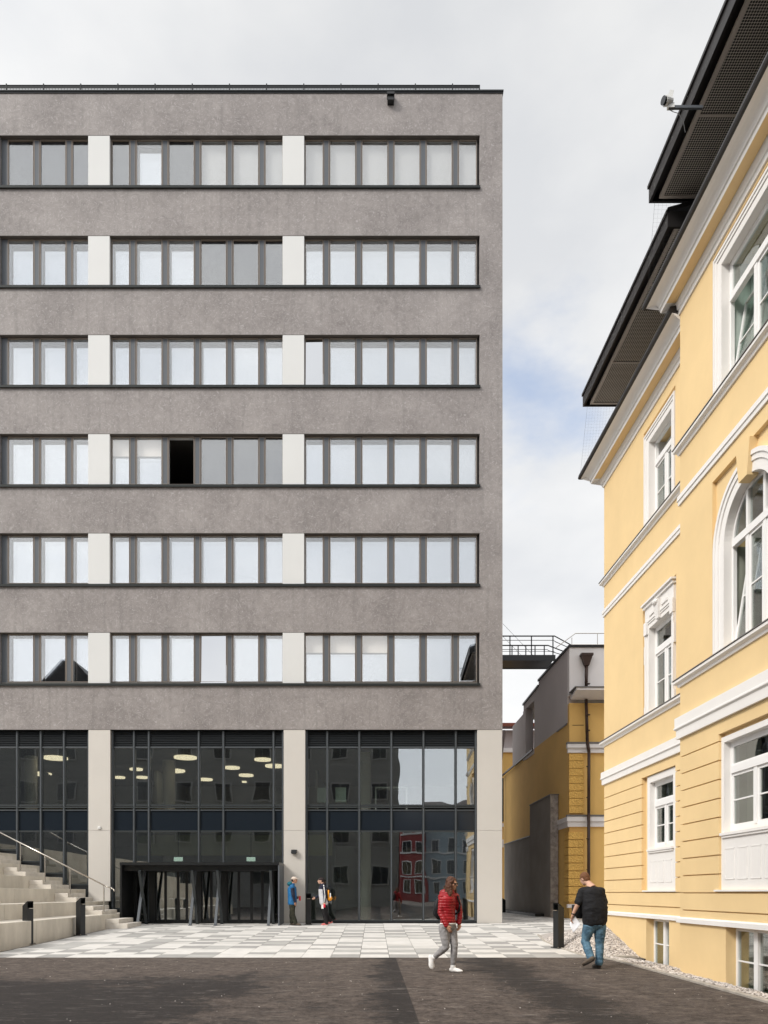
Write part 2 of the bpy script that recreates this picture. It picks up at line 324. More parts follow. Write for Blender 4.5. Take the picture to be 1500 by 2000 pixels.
# ------------------------------------------------------------------ mesh builder
class MB:
    def __init__(s): s.v = []; s.f = []; s.m = []
    def add(s, verts, faces, mi=0):
        o = len(s.v); s.v += [tuple(v) for v in verts]; s.f += [tuple(i+o for i in f) for f in faces]; s.m += [mi]*len(faces); return s
    def box(s, x0, x1, y0, y1, z0, z1, mi=0, T=None):
        vs = [(x, y, z) for z in (z0, z1) for y in (y0, y1) for x in (x0, x1)]
        if T: vs = [T(*v) for v in vs]
        return s.add(vs, [(0, 2, 3, 1), (4, 5, 7, 6), (0, 1, 5, 4), (2, 6, 7, 3), (0, 4, 6, 2), (1, 3, 7, 5)], mi)
    def quad(s, a, b, c, d, mi=0): return s.add([a, b, c, d], [(0, 1, 2, 3)], mi)
    def prism(s, poly, vec, mi=0):       # polygon extruded by vec
        n = len(poly); vec = Vector(vec); a = [Vector(p) for p in poly]; b = [p+vec for p in a]
        fs = [tuple(range(n))[::-1], tuple(range(n, 2*n))] + [(i, (i+1) % n, n+(i+1) % n, n+i) for i in range(n)]
        return s.add(a+b, fs, mi)
    def tube(s, p0, p1, r, n=8, mi=0, r1=None):
        p0 = Vector(p0); p1 = Vector(p1); r1 = r if r1 is None else r1
        q = (p1-p0).to_track_quat('Z', 'Y'); ring = []
        for p, rr in ((p0, r), (p1, r1)):
            for i in range(n):
                a = 2*math.pi*i/n; ring.append(p + q @ Vector((rr*math.cos(a), rr*math.sin(a), 0)))
        return s.add(ring, [(i, (i+1) % n, n+(i+1) % n, n+i) for i in range(n)] + [tuple(range(n))[::-1], tuple(range(n, 2*n))], mi)
    def path(s, pts, r, n=8, mi=0):
        for a, b in zip(pts, pts[1:]): s.tube(a, b, r, n, mi)
        for p in pts[1:-1]: s.ball(p, (r, r, r), 6, 4, mi)
        return s
    def ball(s, c, rr, nu=12, nv=8, mi=0, q=None):
        c = Vector(c); vs = [];
        for j in range(1, nv):
            th = math.pi*j/nv
            for i in range(nu):
                ph = 2*math.pi*i/nu
                v = Vector((rr[0]*math.sin(th)*math.cos(ph), rr[1]*math.sin(th)*math.sin(ph), rr[2]*math.cos(th)))
                vs.append(c + (q @ v if q else v))
        top = Vector((0, 0, rr[2])); vs.append(c + (q @ top if q else top)); vs.append(c - (q @ top if q else top))
        fs = []
        for j in range(nv-2):
            for i in range(nu): fs.append((j*nu+i, (j+1)*nu+i, (j+1)*nu+(i+1) % nu, j*nu+(i+1) % nu))
        t = len(vs)-2; b = len(vs)-1; l = (nv-2)*nu
        for i in range(nu): fs.append((i, (i+1) % nu, t)); fs.append((l+(i+1) % nu, l+i, b))
        return s.add(vs, fs, mi)
    def mesh(s, name, mats, smooth=False, origin=(0, 0, 0)):
        me = bpy.data.meshes.new(name); o = Vector(origin)
        me.from_pydata([Vector(v)-o for v in s.v], [], s.f)
        for mm in mats: me.materials.append(MAT[mm])
        for p, i in zip(me.polygons, s.m): p.material_index = i
        bm = bmesh.new(); bm.from_mesh(me); bmesh.ops.recalc_face_normals(bm, faces=bm.faces); bm.to_mesh(me); bm.free()
        if smooth:
            for p in me.polygons: p.use_smooth = True
        return me
    def build(s, name, mats, parent=None, smooth=False, bevel=0):
        if isinstance(mats, str): mats = [mats]
        org = world_loc(parent) if parent else Vector((0, 0, 0))
        me = s.mesh(name, mats, smooth, org)
        o = bpy.data.objects.new(name, me); COL.objects.link(o)
        if parent: o.parent = parent
        if bevel:
            b = o.modifiers.new('bevel', 'BEVEL'); b.width = bevel; b.segments = 2; b.limit_method = 'ANGLE'
        return o
def world_loc(o):
    p = Vector((0, 0, 0))
    while o: p += Vector(o.location); o = o.parent
    return p
def tag(o, label=None, cat=None, group=None, kind=None):
    if label: o['label'] = label
    if cat: o['category'] = cat
    if group: o['group'] = group
    if kind: o['kind'] = kind
    return o
def thing(name, label, cat, loc=(0, 0, 0), group=None):
    o = bpy.data.objects.new(name, None); COL.objects.link(o); o.location = loc; o.empty_display_size = .3
    return tag(o, label, cat, group)
def copy_tree(o, loc=None, parent=None):
    c = o.copy(); COL.objects.link(c)
    if parent: c.parent = parent
    if loc is not None: c.location = loc
    for ch in list(o.children): copy_tree(ch, None, c)
    return c
def inst(name, me, parent, loc):
    o = bpy.data.objects.new(name, me); COL.objects.link(o); o.parent = parent
    o.location = Vector(loc) - world_loc(parent); return o

# facade measures: photo pixel on the facade -> metres
def fx(px): return (px-cx)*D/F
def fz(py): return EYE + (cy-py)*D/F
def at(px, d): return (px-cx)*d/F
def zat(py, d): return EYE + (cy-py)*d/F
Y_EDGE = 17.13
def z_pave(y): return -.0256*(D-y) if y < D else 0.
def z_road(y): return -.30 + (Y_EDGE-y)*.006

# ================================================================== GROUND
g = MB(); g.quad((-600, -600, -.8), (600, -600, -.8), (600, 900, -.8), (-600, 900, -.8)); tag(g.build('ground', 'ground_soil'), kind='structure')
g = MB()
ys = [-110, -60, -20, 0, 6, 10, 14, Y_EDGE]
for a, b in zip(ys, ys[1:]):
    xr = lambda y: 5.0+(y-9.75)*.019 if y > 5 else 5.0
    za, zb = z_road(max(a, -20)), z_road(max(b, -20))
    g.quad((-60, a, za), (xr(a) if a > 5 else (60 if b <= 0 else 4.95), a, za), (xr(b) if b > 5 else (60 if b <= 0 else 4.95), b, zb), (-60, b, zb))
tag(g.build('asphalt_road', 'asphalt'), kind='structure')
# loose grit lying on the asphalt
rg = random.Random(5); gm = MB()
for i in range(170):
    y = rg.uniform(8.0, 17.0)**1.0; x = rg.uniform(-.55*y, 4.9); r_ = rg.choice((.0035, .0045, .006, .008))
    z = z_road(y)+r_*.3
    gm.add([(x-r_, y-r_, z), (x+r_, y-r_*.7, z), (x+r_*.8, y+r_, z), (x-r_*.9, y+r_*.8, z), (x, y, z+r_*.9)], [(0, 1, 4), (1, 2, 4), (2, 3, 4), (3, 0, 4)], rg.choice((0, 0, 1)))
tag(gm.build('grit', ['stone_pale', 'stone_mid']), kind='stuff', label='loose pale grit scattered over the dark asphalt', cat='grit')
# paving: dark bedding sheet and individual slabs
g = MB(); g.quad((-30, Y_EDGE, z_pave(Y_EDGE)-.03), (9.2, Y_EDGE, z_pave(Y_EDGE)-.03), (9.2, D, -.03), (-30, D, -.03)); g.quad((4.0, D, -.03), (30, D, -.03), (30, 70, -.03), (4.0, 70, -.03))
tag(g.build('paving_bed', 'joint_dark'), kind='structure')
g = MB(); TW = 60.0*0; TW = .660; rnd = random.Random(3)
rows = []; y = Y_EDGE+.02; k = 0
while y < 60:
    h = (.68, .44, .68, .30)[k % 4]; rows.append((y, min(y+h, 60.))); y += h; k += 1
x0 = at(760.4, 17.2)
for ci in range(-42, 40):
    xa = x0 + ci*TW; xb = xa+TW
    for ri, (ya, yb) in enumerate(rows):
        if ya < D and xb > 5.0: 
            if ya < 23.4 or xb > 9.2: continue
        if ya > D-.4 and xa < 4.2: continue
        if xa < -8.9 and not (xa < -8.9 and False): continue
        r = rnd.random(); chk = (ci+ri) % 2
        mi = (0 if r < .7 else 1 if r < .85 else 3) if chk else (2 if r < .62 else 3 if r < .75 else 0)
        G = .005; e = rnd.uniform(-.0015, .0015)
        g.box(xa+G, xb-G, ya+G, yb-G, -.028, 0+e, mi, T=lambda x, y, z: (x, y, z+z_pave(y)))
tag(g.build('paving', ['tile_white', 'tile_cream', 'tile_grey', 'tile_midgrey']), kind='structure')
# kerb along the asphalt
g = MB(); ka = (5.0, 5.0); 
pts = [(4.93, 4.0), (5.0, 9.75), (5.07, 13.4), (5.10, 16.3), (5.00, 17.1), (4.78, 17.25), (4.70, 18.2), (4.66, 19.6), (4.68, 21.2), (4.98, 23.4)]
for i, ((xa, ya), (xb, yb)) in enumerate(zip(pts, pts[1:])):
    dv = Vector((xb-xa, yb-ya)).normalized(); nn = Vector((dv.y, -dv.x))*(.11 if ya < 17 else .06)
    seg = max(1, int((Vector((xb-xa, yb-ya)).length)/1.0)) 
    for k in range(seg):
        A = Vector((xa, ya)).lerp(Vector((xb, yb)), k/seg) + dv*.004; B = Vector((xa, ya)).lerp(Vector((xb, yb)), (k+1)/seg) - dv*.004
        zz = lambda y: (z_road(y)+.035) if y < Y_EDGE else z_pave(y)+.02
        bot = [(A.x, A.y, zz(A.y)-.25), (B.x, B.y, zz(B.y)-.25), (B.x+nn.x, B.y+nn.y, zz(B.y)-.25), (A.x+nn.x, A.y+nn.y, zz(A.y)-.25)]
        g.prism(bot, (0, 0, .25))
tag(g.build('kerb', 'kerb_stone', bevel=.01), kind='structure')

# ---- yellow wall plane
def XF(t): return 6.5333 - .026667*t
def P(t, o, z): return Vector((XF(t)-o, t, z))
def PT(t, o, z): return P(t, o, z)
ON = .32
KN = .9718
def zn(z): return EYE+(z-EYE)*KN
# gravel bed: surface plus scattered stones
def gl(t):
    if t < 17.1: return 5.11+(t-9.75)*.019*.6
    tab = [(17.1, 5.08), (17.3, 4.86), (18.2, 4.78), (19.6, 4.74), (21.2, 4.76), (23.4, 5.06), (24.2, 6.0)]
    for (a, va), (b, vb) in zip(tab, tab[1:]):
        if t <= b: return va+(vb-va)*(t-a)/(b-a)
    return 6.0
def gzr(t):
    tab = [(0, -.38), (17.2, -.38), (17.5, -.33), (19.7, .25), (20.3, .30), (22., .18), (24.2, .0)]
    for (a, va), (b, vb) in zip(tab, tab[1:]):
        if t <= b: return va+(vb-va)*(t-a)/(b-a)
    return 0
def gpt(t, s):
    xl = gl(t); xr = 6.6 if t > 20 else XF(t)-(ON if 9.67 < t < 14.6 else 0)+.03
    zl = (z_road(t)+.03 if t < 17.13 else z_pave(t)+.0)
    e = math.sin(s*math.pi/2) if t > 17.4 else s
    z = zl+(gzr(t)-zl)*e
    return Vector((xl+(xr-xl)*s, t, z + .02*mnoise.noise(Vector((t*3, s*4, 1)))))
g = MB(); ts = [4.+.2*i for i in range(102)]; NS = 8
vs = [gpt(t, j/NS) for t in ts for j in range(NS+1)]
g.add(vs, [(i*(NS+1)+j, i*(NS+1)+j+1, (i+1)*(NS+1)+j+1, (i+1)*(NS+1)+j) for i in range(len(ts)-1) for j in range(NS)])
rs = random.Random(11)
ico = [Vector(v).normalized() for v in [(0, 0, 1), (.9, 0, .4), (.28, .85, .4), (-.72, .52, .4), (-.72, -.52, .4), (.28, -.85, .4), (0, 0, -1)]]
icf = [(0, 1, 2), (0, 2, 3), (0, 3, 4), (0, 4, 5), (0, 5, 1), (6, 2, 1), (6, 3, 2), (6, 4, 3), (6, 5, 4), (6, 1, 5)]
for i in range(17000):
    t = rs.uniform(8.5, 17.5) if rs.random() < .4 else rs.uniform(16.8, 21.8)
    p = gpt(t, rs.random()); sc = rs.uniform(.014, .032)
    q = Matrix.Rotation(rs.uniform(0, 6.28), 3, 'Z') @ Matrix.Rotation(rs.uniform(-.6, .6), 3, 'X')
    sx, sy, sz = rs.uniform(.8, 1.3), rs.uniform(.7, 1.), rs.uniform(.5, .8)
    g.add([p + q @ Vector((v.x*sx, v.y*sy, v.z*sz))*sc*rs.uniform(.85, 1.15) for v in ico], icf, rs.choice((1, 1, 2, 3)) if i % 3 else 1)
tag(g.build('gravel', ['stone_mid', 'stone_pale', 'stone_mid', 'stone_dark']), kind='stuff', label='loose pale gravel along the foot of the yellow building', cat='gravel')
g = MB(); g.box(5.35, 5.95, 17.32, 17.42, -.6, -.27); tag(g.build('edging_stone', 'kerb_stone', bevel=.015), 'short stone slab holding the foot of the gravel bank', 'edging stone')

# ================================================================== OFFICE BUILDING
office = thing('office_building', 'seven storey grey rendered office block with long window bands and glazed ground floor', 'building', (0, D, 0))
ROWS = [(264, 366.5), (460, 561), (653.5, 755.5), (847, 949.5), (1041, 1143.5), (1235, 1337)]
XR_ = fx(937); XE = fx(981.5); XL_ = -26.0; WT = .42
ZR = fz(180); ZB = fz(1425)
mb = MB()
edges = [ZR] + [z for a, b in ROWS for z in (fz(a), fz(b))] + [ZB]
for i in range(0, len(edges), 2): mb.box(XL_, XR_, D, D+WT, edges[i+1], edges[i])
mb.box(XR_, XE, D, D+WT, ZB, ZR)
XS = fx(-1.5)
for a, b in ROWS: mb.box(XL_, XS, D, D+WT, fz(b), fz(a))   # wall beyond the picture's edge
mb.box(XE-WT, XE, D+WT, D+18, ZB, ZR)                        # right flank
mb.box(XE-WT, XE, D+.9, D+18, 0, ZB)
mb.box(XL_, XE, D+18, D+18.4, 0, ZR)
mb.box(XL_, XL_+WT, D+WT, D+18, 0, ZR)
mb.build('wall', 'grey_render', office)
mb = MB(); mb.box(XL_, XE+.035, D-.05, D+18.45, ZR, ZR+.05); mb.box(XL_, XE+.02, D-.03, D-.004, ZR-.05, ZR)
mb.build('coping', 'dark_metal', office)
mb = MB()
for a, b in zip(ROWS, ROWS[1:]): mb.box(XL_+WT, XE-WT, D+WT, D+18, fz(b[0])+.25, fz(a[1])-.15)
mb.box(XL_+WT, XE-WT, D+WT, D+18, fz(ROWS[0][0])+.3, ZR-.3); mb.box(XL_+WT, XE-WT, D+WT, D+18, ZB+.05, fz(ROWS[5][1])-.15)
mb.box(XL_+WT, XE-WT, D+5.5, D+5.6, ZB+.6, ZR-.4)
mb.build('floor_slab', 'room_dark', office)
# window heads and sills
for a, b in ROWS:
    mb = MB(); zb = fz(b); za = fz(a)
    mb.box(XS-3, XR_+.015, D-.07, D+.02, zb-.035, zb+.035); mb.box(XS-3, XR_+.02, D-.075, D-.04, zb-.06, zb-.035)
    mb.box(XS, XR_-.003, D+.02, D+.14, zb-.01, zb+.03)
    mb.build('sill', 'sill_metal', office)
    mb = MB(); mb.box(XS, XR_-.003, D+.004, D+.30, za-.012, za+.012); mb.build('window_head', 'frame_gap', office)
# white panels between the windows
for a, b in ROWS:
    for x0_, x1_ in ((172, 214), (552, 594)):
        mb = MB(); mb.box(fx(x0_), fx(x1_), D+.006, D+.3, fz(b)+.037, fz(a)-.013); mb.build('facade_panel', 'white_panel', office, bevel=.006)
# ---- windows: shared meshes by size
HW = {}
Y1 = D+.155
def win_meshes(wd, flap, hh):
    key = (round(wd, 3), flap, round(hh, 3))
    if key in HW: return HW[key]
    fw = fz(0)-fz(2.0)   # ~0.04
    x1 = wd
    mb = MB(); f = .020
    # frame ring of pane
    mb.box(-.012, f-.004, 0, .07, 0, hh); mb.box(x1-f+.004, x1+.012, 0, .07, 0, hh)
    mb.box(f-.004, x1-f+.004, 0, .07, 0, f); mb.box(f-.004, x1-f+.004, 0, .07, hh-f, hh)
    # bronze ring proud of the dark gap
    b = .013
    for xa in (f, x1-f-b): mb.box(xa, xa+b, -.012, .05, f, hh-f, 1)
    for za in (f, hh-f-b): mb.box(f+b, x1-f-b, -.012, .05, za, za+b, 1)
    fx0, fx1 = x1+.013, x1+.013+.192
    if flap:
        for xa in (fx0, fx1-.014): mb.box(xa, xa+.014, -.012, .05, .03, hh-.03, 1)
        for za in (.03, hh-.044): mb.box(fx0+.014, fx1-.014, -.012, .05, za, za+.014, 1)
        mb.box(x1+.012, fx1+.002, .012, .07, 0, hh, 0)
    # light metal apron below the frame, dark band above
    mb.box(-.01, x1+(.215 if flap else .01), .005, .07, -.085, -.006, 2)
    fr = mb.mesh('window', ['frame_gap', 'frame_bronze', 'sill_light'])
    pn = MB().box(f+.004, x1-f-.004, .030, .042, f+.004, hh-f-.004).mesh('pane', ['glass_outer'])
    # inner reflecting casement set back behind the outer pane
    inn = MB().box(f-.01, x1-f+.01, .20, .215, -.02, hh-.02).mesh('inner_pane', ['glass_inner'])
    rv = MB(); rv.box(-.02, .0, .075, .24, 0, hh); rv.box(x1, x1+.02, .075, .24, 0, hh); rv.box(0, x1, .075, .24, hh, hh+.02); rv.box(-.02, x1+.02, .216, .23, -.05, -.02); 
    rvm = rv.mesh('reveal', ['reveal_grey'])
    bl = MB().box(f-.002, x1-f+.002, .075, .082, .002, hh-.002).mesh('blind', ['screen_grey'])
    pl = MB().box(f-.002, x1-f+.002, .16, .166, .002, hh-.002).mesh('blind', ['blind_pale'])
    hb = MB().box(.0, x1, .185, .192, hh*.64, hh-.002).box(0, x1, .175, .195, hh*.615, hh*.64, 1).mesh('blind', ['blind_cream', 'frame_gap'])
    fl = MB().box(fx0+.014, fx1-.014, .0, .03, .044, hh-.044).mesh('vent_flap', ['flap_grey']) if flap else None
    HW[key] = (fr, pn, inn, rvm, bl, pl, hb, fl); return HW[key]
PXM = D/F
def bay_panes(bx, left=False):
    out = [(bx, 36.6, True)] + [(bx+48.2+63.3*i, 51.9, True) for i in range(4)] + [(bx+48.2+63.3*4-.2, 36.7 if bx < 500 else 37.0, False)]
    return out
STATES = {0: 's'*0}
LEFT = [(10.9, 51.9, True), (74.1, 51.9, True), (137.2, 35.5, False)]
ST = [ # left bay, middle bay, right bay.  g grey screen, p pale blind, s sky reflecting, h half blind, o open black, t tilted
    ('ggg', 'gsgppp', 'pppppp'), ('sss', 'sssggg', 'ssssss'), ('sss', 'ssssss', 'tsssss'),
    ('sss', 'hhoggg', 'ssssss'), ('sss', 'ssssss', 'ssssss'), ('sss', 'ssstss', 'hhhsss')]
for ri, (a, b) in enumerate(ROWS):
    zb = fz(b)+.12; zt = fz(a)-.013; hh = zt-zb-.0
    hh = round(hh, 3)
    for bi, panes in enumerate((LEFT, bay_panes(214.6), bay_panes(594.6))):
        for pi, (px, wpx, flap) in enumerate(panes):
            st = ST[ri][bi][pi]
            fr, pn, inn, rvm, bl, pl, hb, fl = win_meshes(wpx*PXM, flap, hh)
            o = inst('window', fr, office, (fx(px), Y1, zb))
            if st == 'g': inst('blind', bl, o, (fx(px), Y1, zb)); inst('pane', pn, o, (fx(px), Y1, zb))
            elif st == 'p': inst('blind', pl, o, (fx(px), Y1, zb)); inst('pane', pn, o, (fx(px), Y1, zb)); inst('reveal', rvm, o, (fx(px), Y1, zb))
            elif st in 'sh':
                inst('pane', pn, o, (fx(px), Y1, zb)); inst('inner_pane', inn, o, (fx(px), Y1, zb)); inst('reveal', rvm, o, (fx(px), Y1, zb))
                if st == 'h': inst('blind', hb, o, (fx(px), Y1, zb))
            elif st == 't':
                inst('reveal', rvm, o, (fx(px), Y1, zb)); q = inst('pane', inn, o, (fx(px), Y1, zb)); q.rotation_euler = (R(-0), R(0), 0)
                q.location = (0, -.20, .0); q.rotation_euler = (R(-1.2), R(0), R(-.8))
            elif st == 'o':
                inst('reveal', rvm, o, (fx(px), Y1, zb))
            if fl: inst('vent_flap', fl, o, (fx(px), Y1, zb))
for a, b in ROWS:   # flap at the left end of each band
    z0 = fz(b)+.12; z1 = fz(a)-.013; mb = MB(); mb.box(fx(-1.2), fx(10.4), Y1+.01, Y1+.05, z0, z1); mb.box(fx(-1.2), fx(10.4), Y1+.005, Y1+.06, z0-.085, z0-.006, 1)
    mb.build('vent_flap', ['flap_grey', 'sill_light'], office)
# ---- ground floor: columns
GZ0, GZ1 = 0.0, ZB
cols = [(fx(172.5), fx(215)), (fx(554), fx(596)), (fx(932.5), XE-.012)]
for i, (a, b) in enumerate(cols):
    mb = MB(); zj = fz(1622)
    mb.box(a, b, D+.012, D+.55, 0.0 if i else fz(1760), zj-.004); mb.box(a, b, D+.012, D+.55, zj+.004, ZB-.006); mb.box(a+.01, b-.01, D+.03, D+.5, zj-.004, zj+.004)
    mb.build('cladding_column', 'cream_panel', office, bevel=.006)
mb = MB(); mb.box(XL_, XE, D+.02, D+.9, ZB-.003, ZB+.03); mb.build('soffit', 'dark_metal', office)
# curtain wall bays
YG = D+.20
BAYS = [([-64, -16, 30, 76.5, 122, 172.5], None), ([215, 259.4, 288.5, 386.5, 434.7, 533.2, 554], 1), ([596, 638.6, 701.4, 764.5, 827.5, 891, 932.5], 2)]
zlt, zlb = ZB-.01, fz(1458); zg1 = fz(1462); zt1 = fz(1573); zs1 = fz(1580); zs0 = fz(1620); zg0 = fz(1624)
lowb = {0: [1640, 1658, 1681, 1704, 1726], 1: [1773]}
for bi, (ms, _) in enumerate(BAYS):
    fr = MB(); hw = .045
    bot = [fz(1797)]*(len(ms)-1)
    if bi == 0: bot = [fz(v) for v in (1635, 1658, 1681, 1704, 1726)]
    if bi == 1: bot[0] = fz(1773)
    for i, m in enumerate(ms):
        b0 = min(bot[max(0, i-1)], bot[min(i, len(bot)-1)])
        x = fx(m) + (hw if i == 0 else -hw if i == len(ms)-1 else 0)
        fr.box(x-hw+.002, x+hw-.002, YG-.07, YG+.10, b0-.06, zlt)
        fr.box(x-.012, x+.012, YG-.082, YG-.07, b0-.04, zlt-.01, 1)
    for i in range(len(ms)-1):
        a, b = fx(ms[i])+hw+.0, fx(ms[i+1])-hw-.0
        if i == 0: a += hw
        if i == len(ms)-2: b -= hw
        for z0, z1 in ((zlb-.03, zlb+.03), (zt1-.01, zt1+.05), (zs1-.05, zs1), (zg0, zg0+.05), (bot[i]-.06, bot[i])): fr.box(a, b, YG-.05, YG+.08, z0, z1)
        fr.box(a, b, YG-.058, YG-.05, zlb-.025, zlb-.005, 1); fr.box(a, b, YG-.058, YG-.05, zs1-.045, zs1-.03, 1)
    fr.box(fx(ms[0])+.06, fx(ms[-1])-.06, YG-.085, YG-.078, zt1-.085, zt1-.035, 0)
    fo = fr.build('curtain_wall', ['curtain_frame', 'flap_grey'], office)
    sp = MB()
    for i in range(len(ms)-1):
        a, b = fx(ms[i])+hw, fx(ms[i+1])-hw
        lv = MB(); n = 9; h = (zlt-zlb-.03)/n
        for k in range(n):
            z0 = zlb+.03+k*h
            lv.add([(a, YG-.05, z0), (b, YG-.05, z0), (b, YG-.005, z0+h*.85), (a, YG-.005, z0+h*.85), (a, YG-.045, z0-.004+.012), (b, YG-.045, z0-.004+.012)], [(0, 1, 2, 3)])
        lv.box(a, b, YG+.01, YG+.05, zlb+.03, zlt); lv.build('louvre', 'louvre', fo)
        MB().box(a-.01, b+.01, YG+.02, YG+.04, zt1+.05, zlb-.03).build('pane', 'glass_dark', fo)
        MB().box(a-.01, b+.01, YG-.01, YG+.04, zs0-.02, zs1-.05).build('spandrel', 'spandrel_blue', fo)
        z0 = bot[i]
        if not (bi == 1 and 1 <= i): MB().box(a-.01, b+.01, YG+.02, YG+.04, z0, zg0).build('pane', 'glass_dark', fo)
        else: MB().box(a-.01, b+.01, YG+.02, YG+.04, fz(1694), zg0).build('pane', 'glass_dark', fo)
    # dark plinth panels beneath
    pb = MB()
    for i in range(len(ms)-1):
        if bi == 1 and i > 0: continue
        if bot[i]-.06 > .05: pb.box(fx(ms[i]), fx(ms[i+1]), YG-.03, YG+.1, 0, bot[i]-.06)
    if bi == 2 : pb.box(fx(596), fx(932.5), YG-.06, YG+.1, 0, bot[0]-.06)
    if pb.v: pb.build('plinth', 'dark_metal', office)
mb = MB(); mb.box(XL_, fx(-64), D+.05, D+.4, 0, ZB-.01); mb.build('plinth', 'dark_metal', office)
# interior rooms
mb = MB(); RB = D+12
mb.box(XL_+WT, XE-WT, RB, RB+.2, 0, ZB); mb.build('back_wall', 'room_wall', office)
mb = MB(); mb.box(XL_+WT, XE-WT-.01, D+.40, RB, fz(1622)+.1, fz(1578)-.05); mb.build('upper_floor', 'room_floor', office)
mb = MB(); mb.box(XL_+WT, XE-WT-.01, D+.40, RB, fz(1450), fz(1450)+.1); mb.build('ceiling', 'room_dark', office)
mb = MB(); mb.box(XL_+WT, XE-WT-.01, D+.32, RB, -.06, -.004); mb.build('hall_floor', 'room_floor', office)
mb = MB(); mb.box(fx(216), fx(640), D+3.2, D+3.3, fz(1655)-.15, fz(1622)+.08); mb.build('bulkhead', 'room_olive', office)
mb = MB()
for xx, yy in ((at(712, D+2.2), D+2.2), (at(330, D+4), D+4), (at(60, D+3), D+3)):
    for z0, z1 in ((0, fz(1622)+.1), (fz(1578)-.05, fz(1450))): mb.tube((xx, yy, z0), (xx, yy, z1), .26, 20)
mb.build('round_column', 'room_column', office, smooth=False)
mb = MB()
for xx in (fx(-70), fx(205), fx(590)): mb.box(xx, xx+.12, D+6.5, RB, fz(1578), fz(1450)-.02); mb.box(xx+.9, xx+1.02, D+4.5, RB, 0, fz(1622)+.08)
mb.box(at(790, D+7), at(960, D+7), D+7, D+7.1, 0, 3.2); mb.box(at(600, D+5), at(690, D+5), D+5, D+5.12, 0, 3.2)
mb.build('partition', 'room_wall', office)
# roof railing
mb = MB(); yr = D+.5; zr0 = ZR+.07; zr1 = zat(166.5, yr)
for i in range(0, 15):
    px = -60 + i*72.6
    if px > 938: break
    mb.box(at(px, yr)-.02, at(px, yr)+.02, yr-.02, yr+.02, zr0, zr1+.05)
xe = at(937, yr); xs = at(-80, yr)
mb.box(xe-.03, xe+.01, yr-.02, yr+.02, zr0, zr1)
mb.tube((xs, yr, zr1-.01), (xe, yr, zr1-.01), .022, 6); mb.box(xs, xe, yr-.01, yr+.01, zr1-.12, zr1-.04)
x = xs
while x < xe: mb.box(x-.006, x+.006, yr-.006, yr+.006, zr0, zr1-.10); x += .115
mb.build('roof_railing', 'dark_metal', office)
# scupper outlet under the coping
mb = MB(); x = fx(763); mb.box(x-.12, x+.12, D-.22, D, fz(206), fz(196)); mb.prism([(x-.14, D-.28, fz(193.5)), (x+.14, D-.28, fz(193.5)), (x+.14, D-.0, fz(190.5)), (x-.14, D, fz(190.5))], (0, 0, -.08))
tag(mb.build('scupper_box', 'black_metal'), 'small black scupper box high under the roof edge of the grey facade', 'scupper')
mb = MB(); x = fx(574.5); zz = fz(1662); mb.prism([(x-.10, D+.0, zz-.09), (x-.10, D-.16, zz-.09), (x-.10, D-.13, zz+.03), (x-.10, D, zz+.05)], (.2, 0, 0)); mb.box(x-.085, x+.085, D-.17, D-.02, zz-.11, zz-.09)
tag(mb.build('wall_lamp', 'dark_metal'), 'small dark wedge shaped wall lamp on the cream column right of the entrance', 'lamp')
mb = MB(); x = fx(194); zz = fz(1616.5); mb.box(x-.05, x+.05, D-.04, D+.01, zz-.05, zz+.05); mb.box(x-.02, x+.02, D-.05, D-.04, zz-.02, zz+.02)
tag(mb.build('push_button', 'plastic_white', bevel=.008), 'small white square box on the cream column above the steps', 'wall box')
# ceiling lamps
for i, (px, py, wp) in enumerate([(108, 1480, 46), (78, 1511, 43), (233, 1518, 22), (266, 1502, 25), (278, 1518, 24), (341, 1505, 40), (362, 1479, 44), (401, 1522, 28), (453, 1499, 30), (480.6, 1513.7, 28), (513, 1483, 32), (536, 1495.5, 36), (477, 1526.5, 9)]):
    zc = fz(1450)-.03; d = (zc-EYE)*F/(cy-py); r = wp*d/F/2; X = at(px, d)
    mb = MB(); mb.tube((X, d, zc-.05), (X, d, zc+.02), r, 40)
    lab = ['large round lamp behind the left glazing nearest the top', 'round lamp behind the left glazing, lower and further left', 'small round lamp at the far left behind the middle glazing', 'round lamp above two small ones behind the middle glazing', 'small round lamp just right of the narrow pane of the middle glazing', 'big round lamp, second highest behind the wide left pane', 'biggest round lamp at the top behind the wide left pane', 'small round lamp left in the pane over the middle of the entrance', 'round lamp left in the wide right pane of the middle glazing', 'round lamp low in the wide right pane of the middle glazing', 'round lamp at the top of the wide right pane', 'round lamp cut by the mullion beside the second cream column', 'tiny square looking lamp deep inside under the others'][i]
    tag(mb.build('ceiling_lamp', 'lamp_disc'), lab, 'ceiling lamp', 'round ceiling lamps in the upper hall')
for px, lab in ((348, 'pale green emergency sign over the left half of the entrance'), (490, 'pale green emergency sign over the right half of the entrance')):
    mb = MB(); d = D+1.2; x = at(px, d); mb.box(x-.17, x+.17, d, d+.04, zat(1682, d), zat(1674, d)); o = thing('emergency_sign', lab, 'sign', (x, d, zat(1682, d)), 'pale green signs over the entrance')
    mb.build('sign_face', 'exit_sign', o); mb = MB(); mb.box(x-.18, x+.18, d-.005, d+.05, zat(1683, d)-.005, zat(1682, d)-.002); mb.box(x-.01, x+.01, d+.01, d+.03, zat(1674, d), 3.5); mb.build('bracket', 'dark_metal', o)
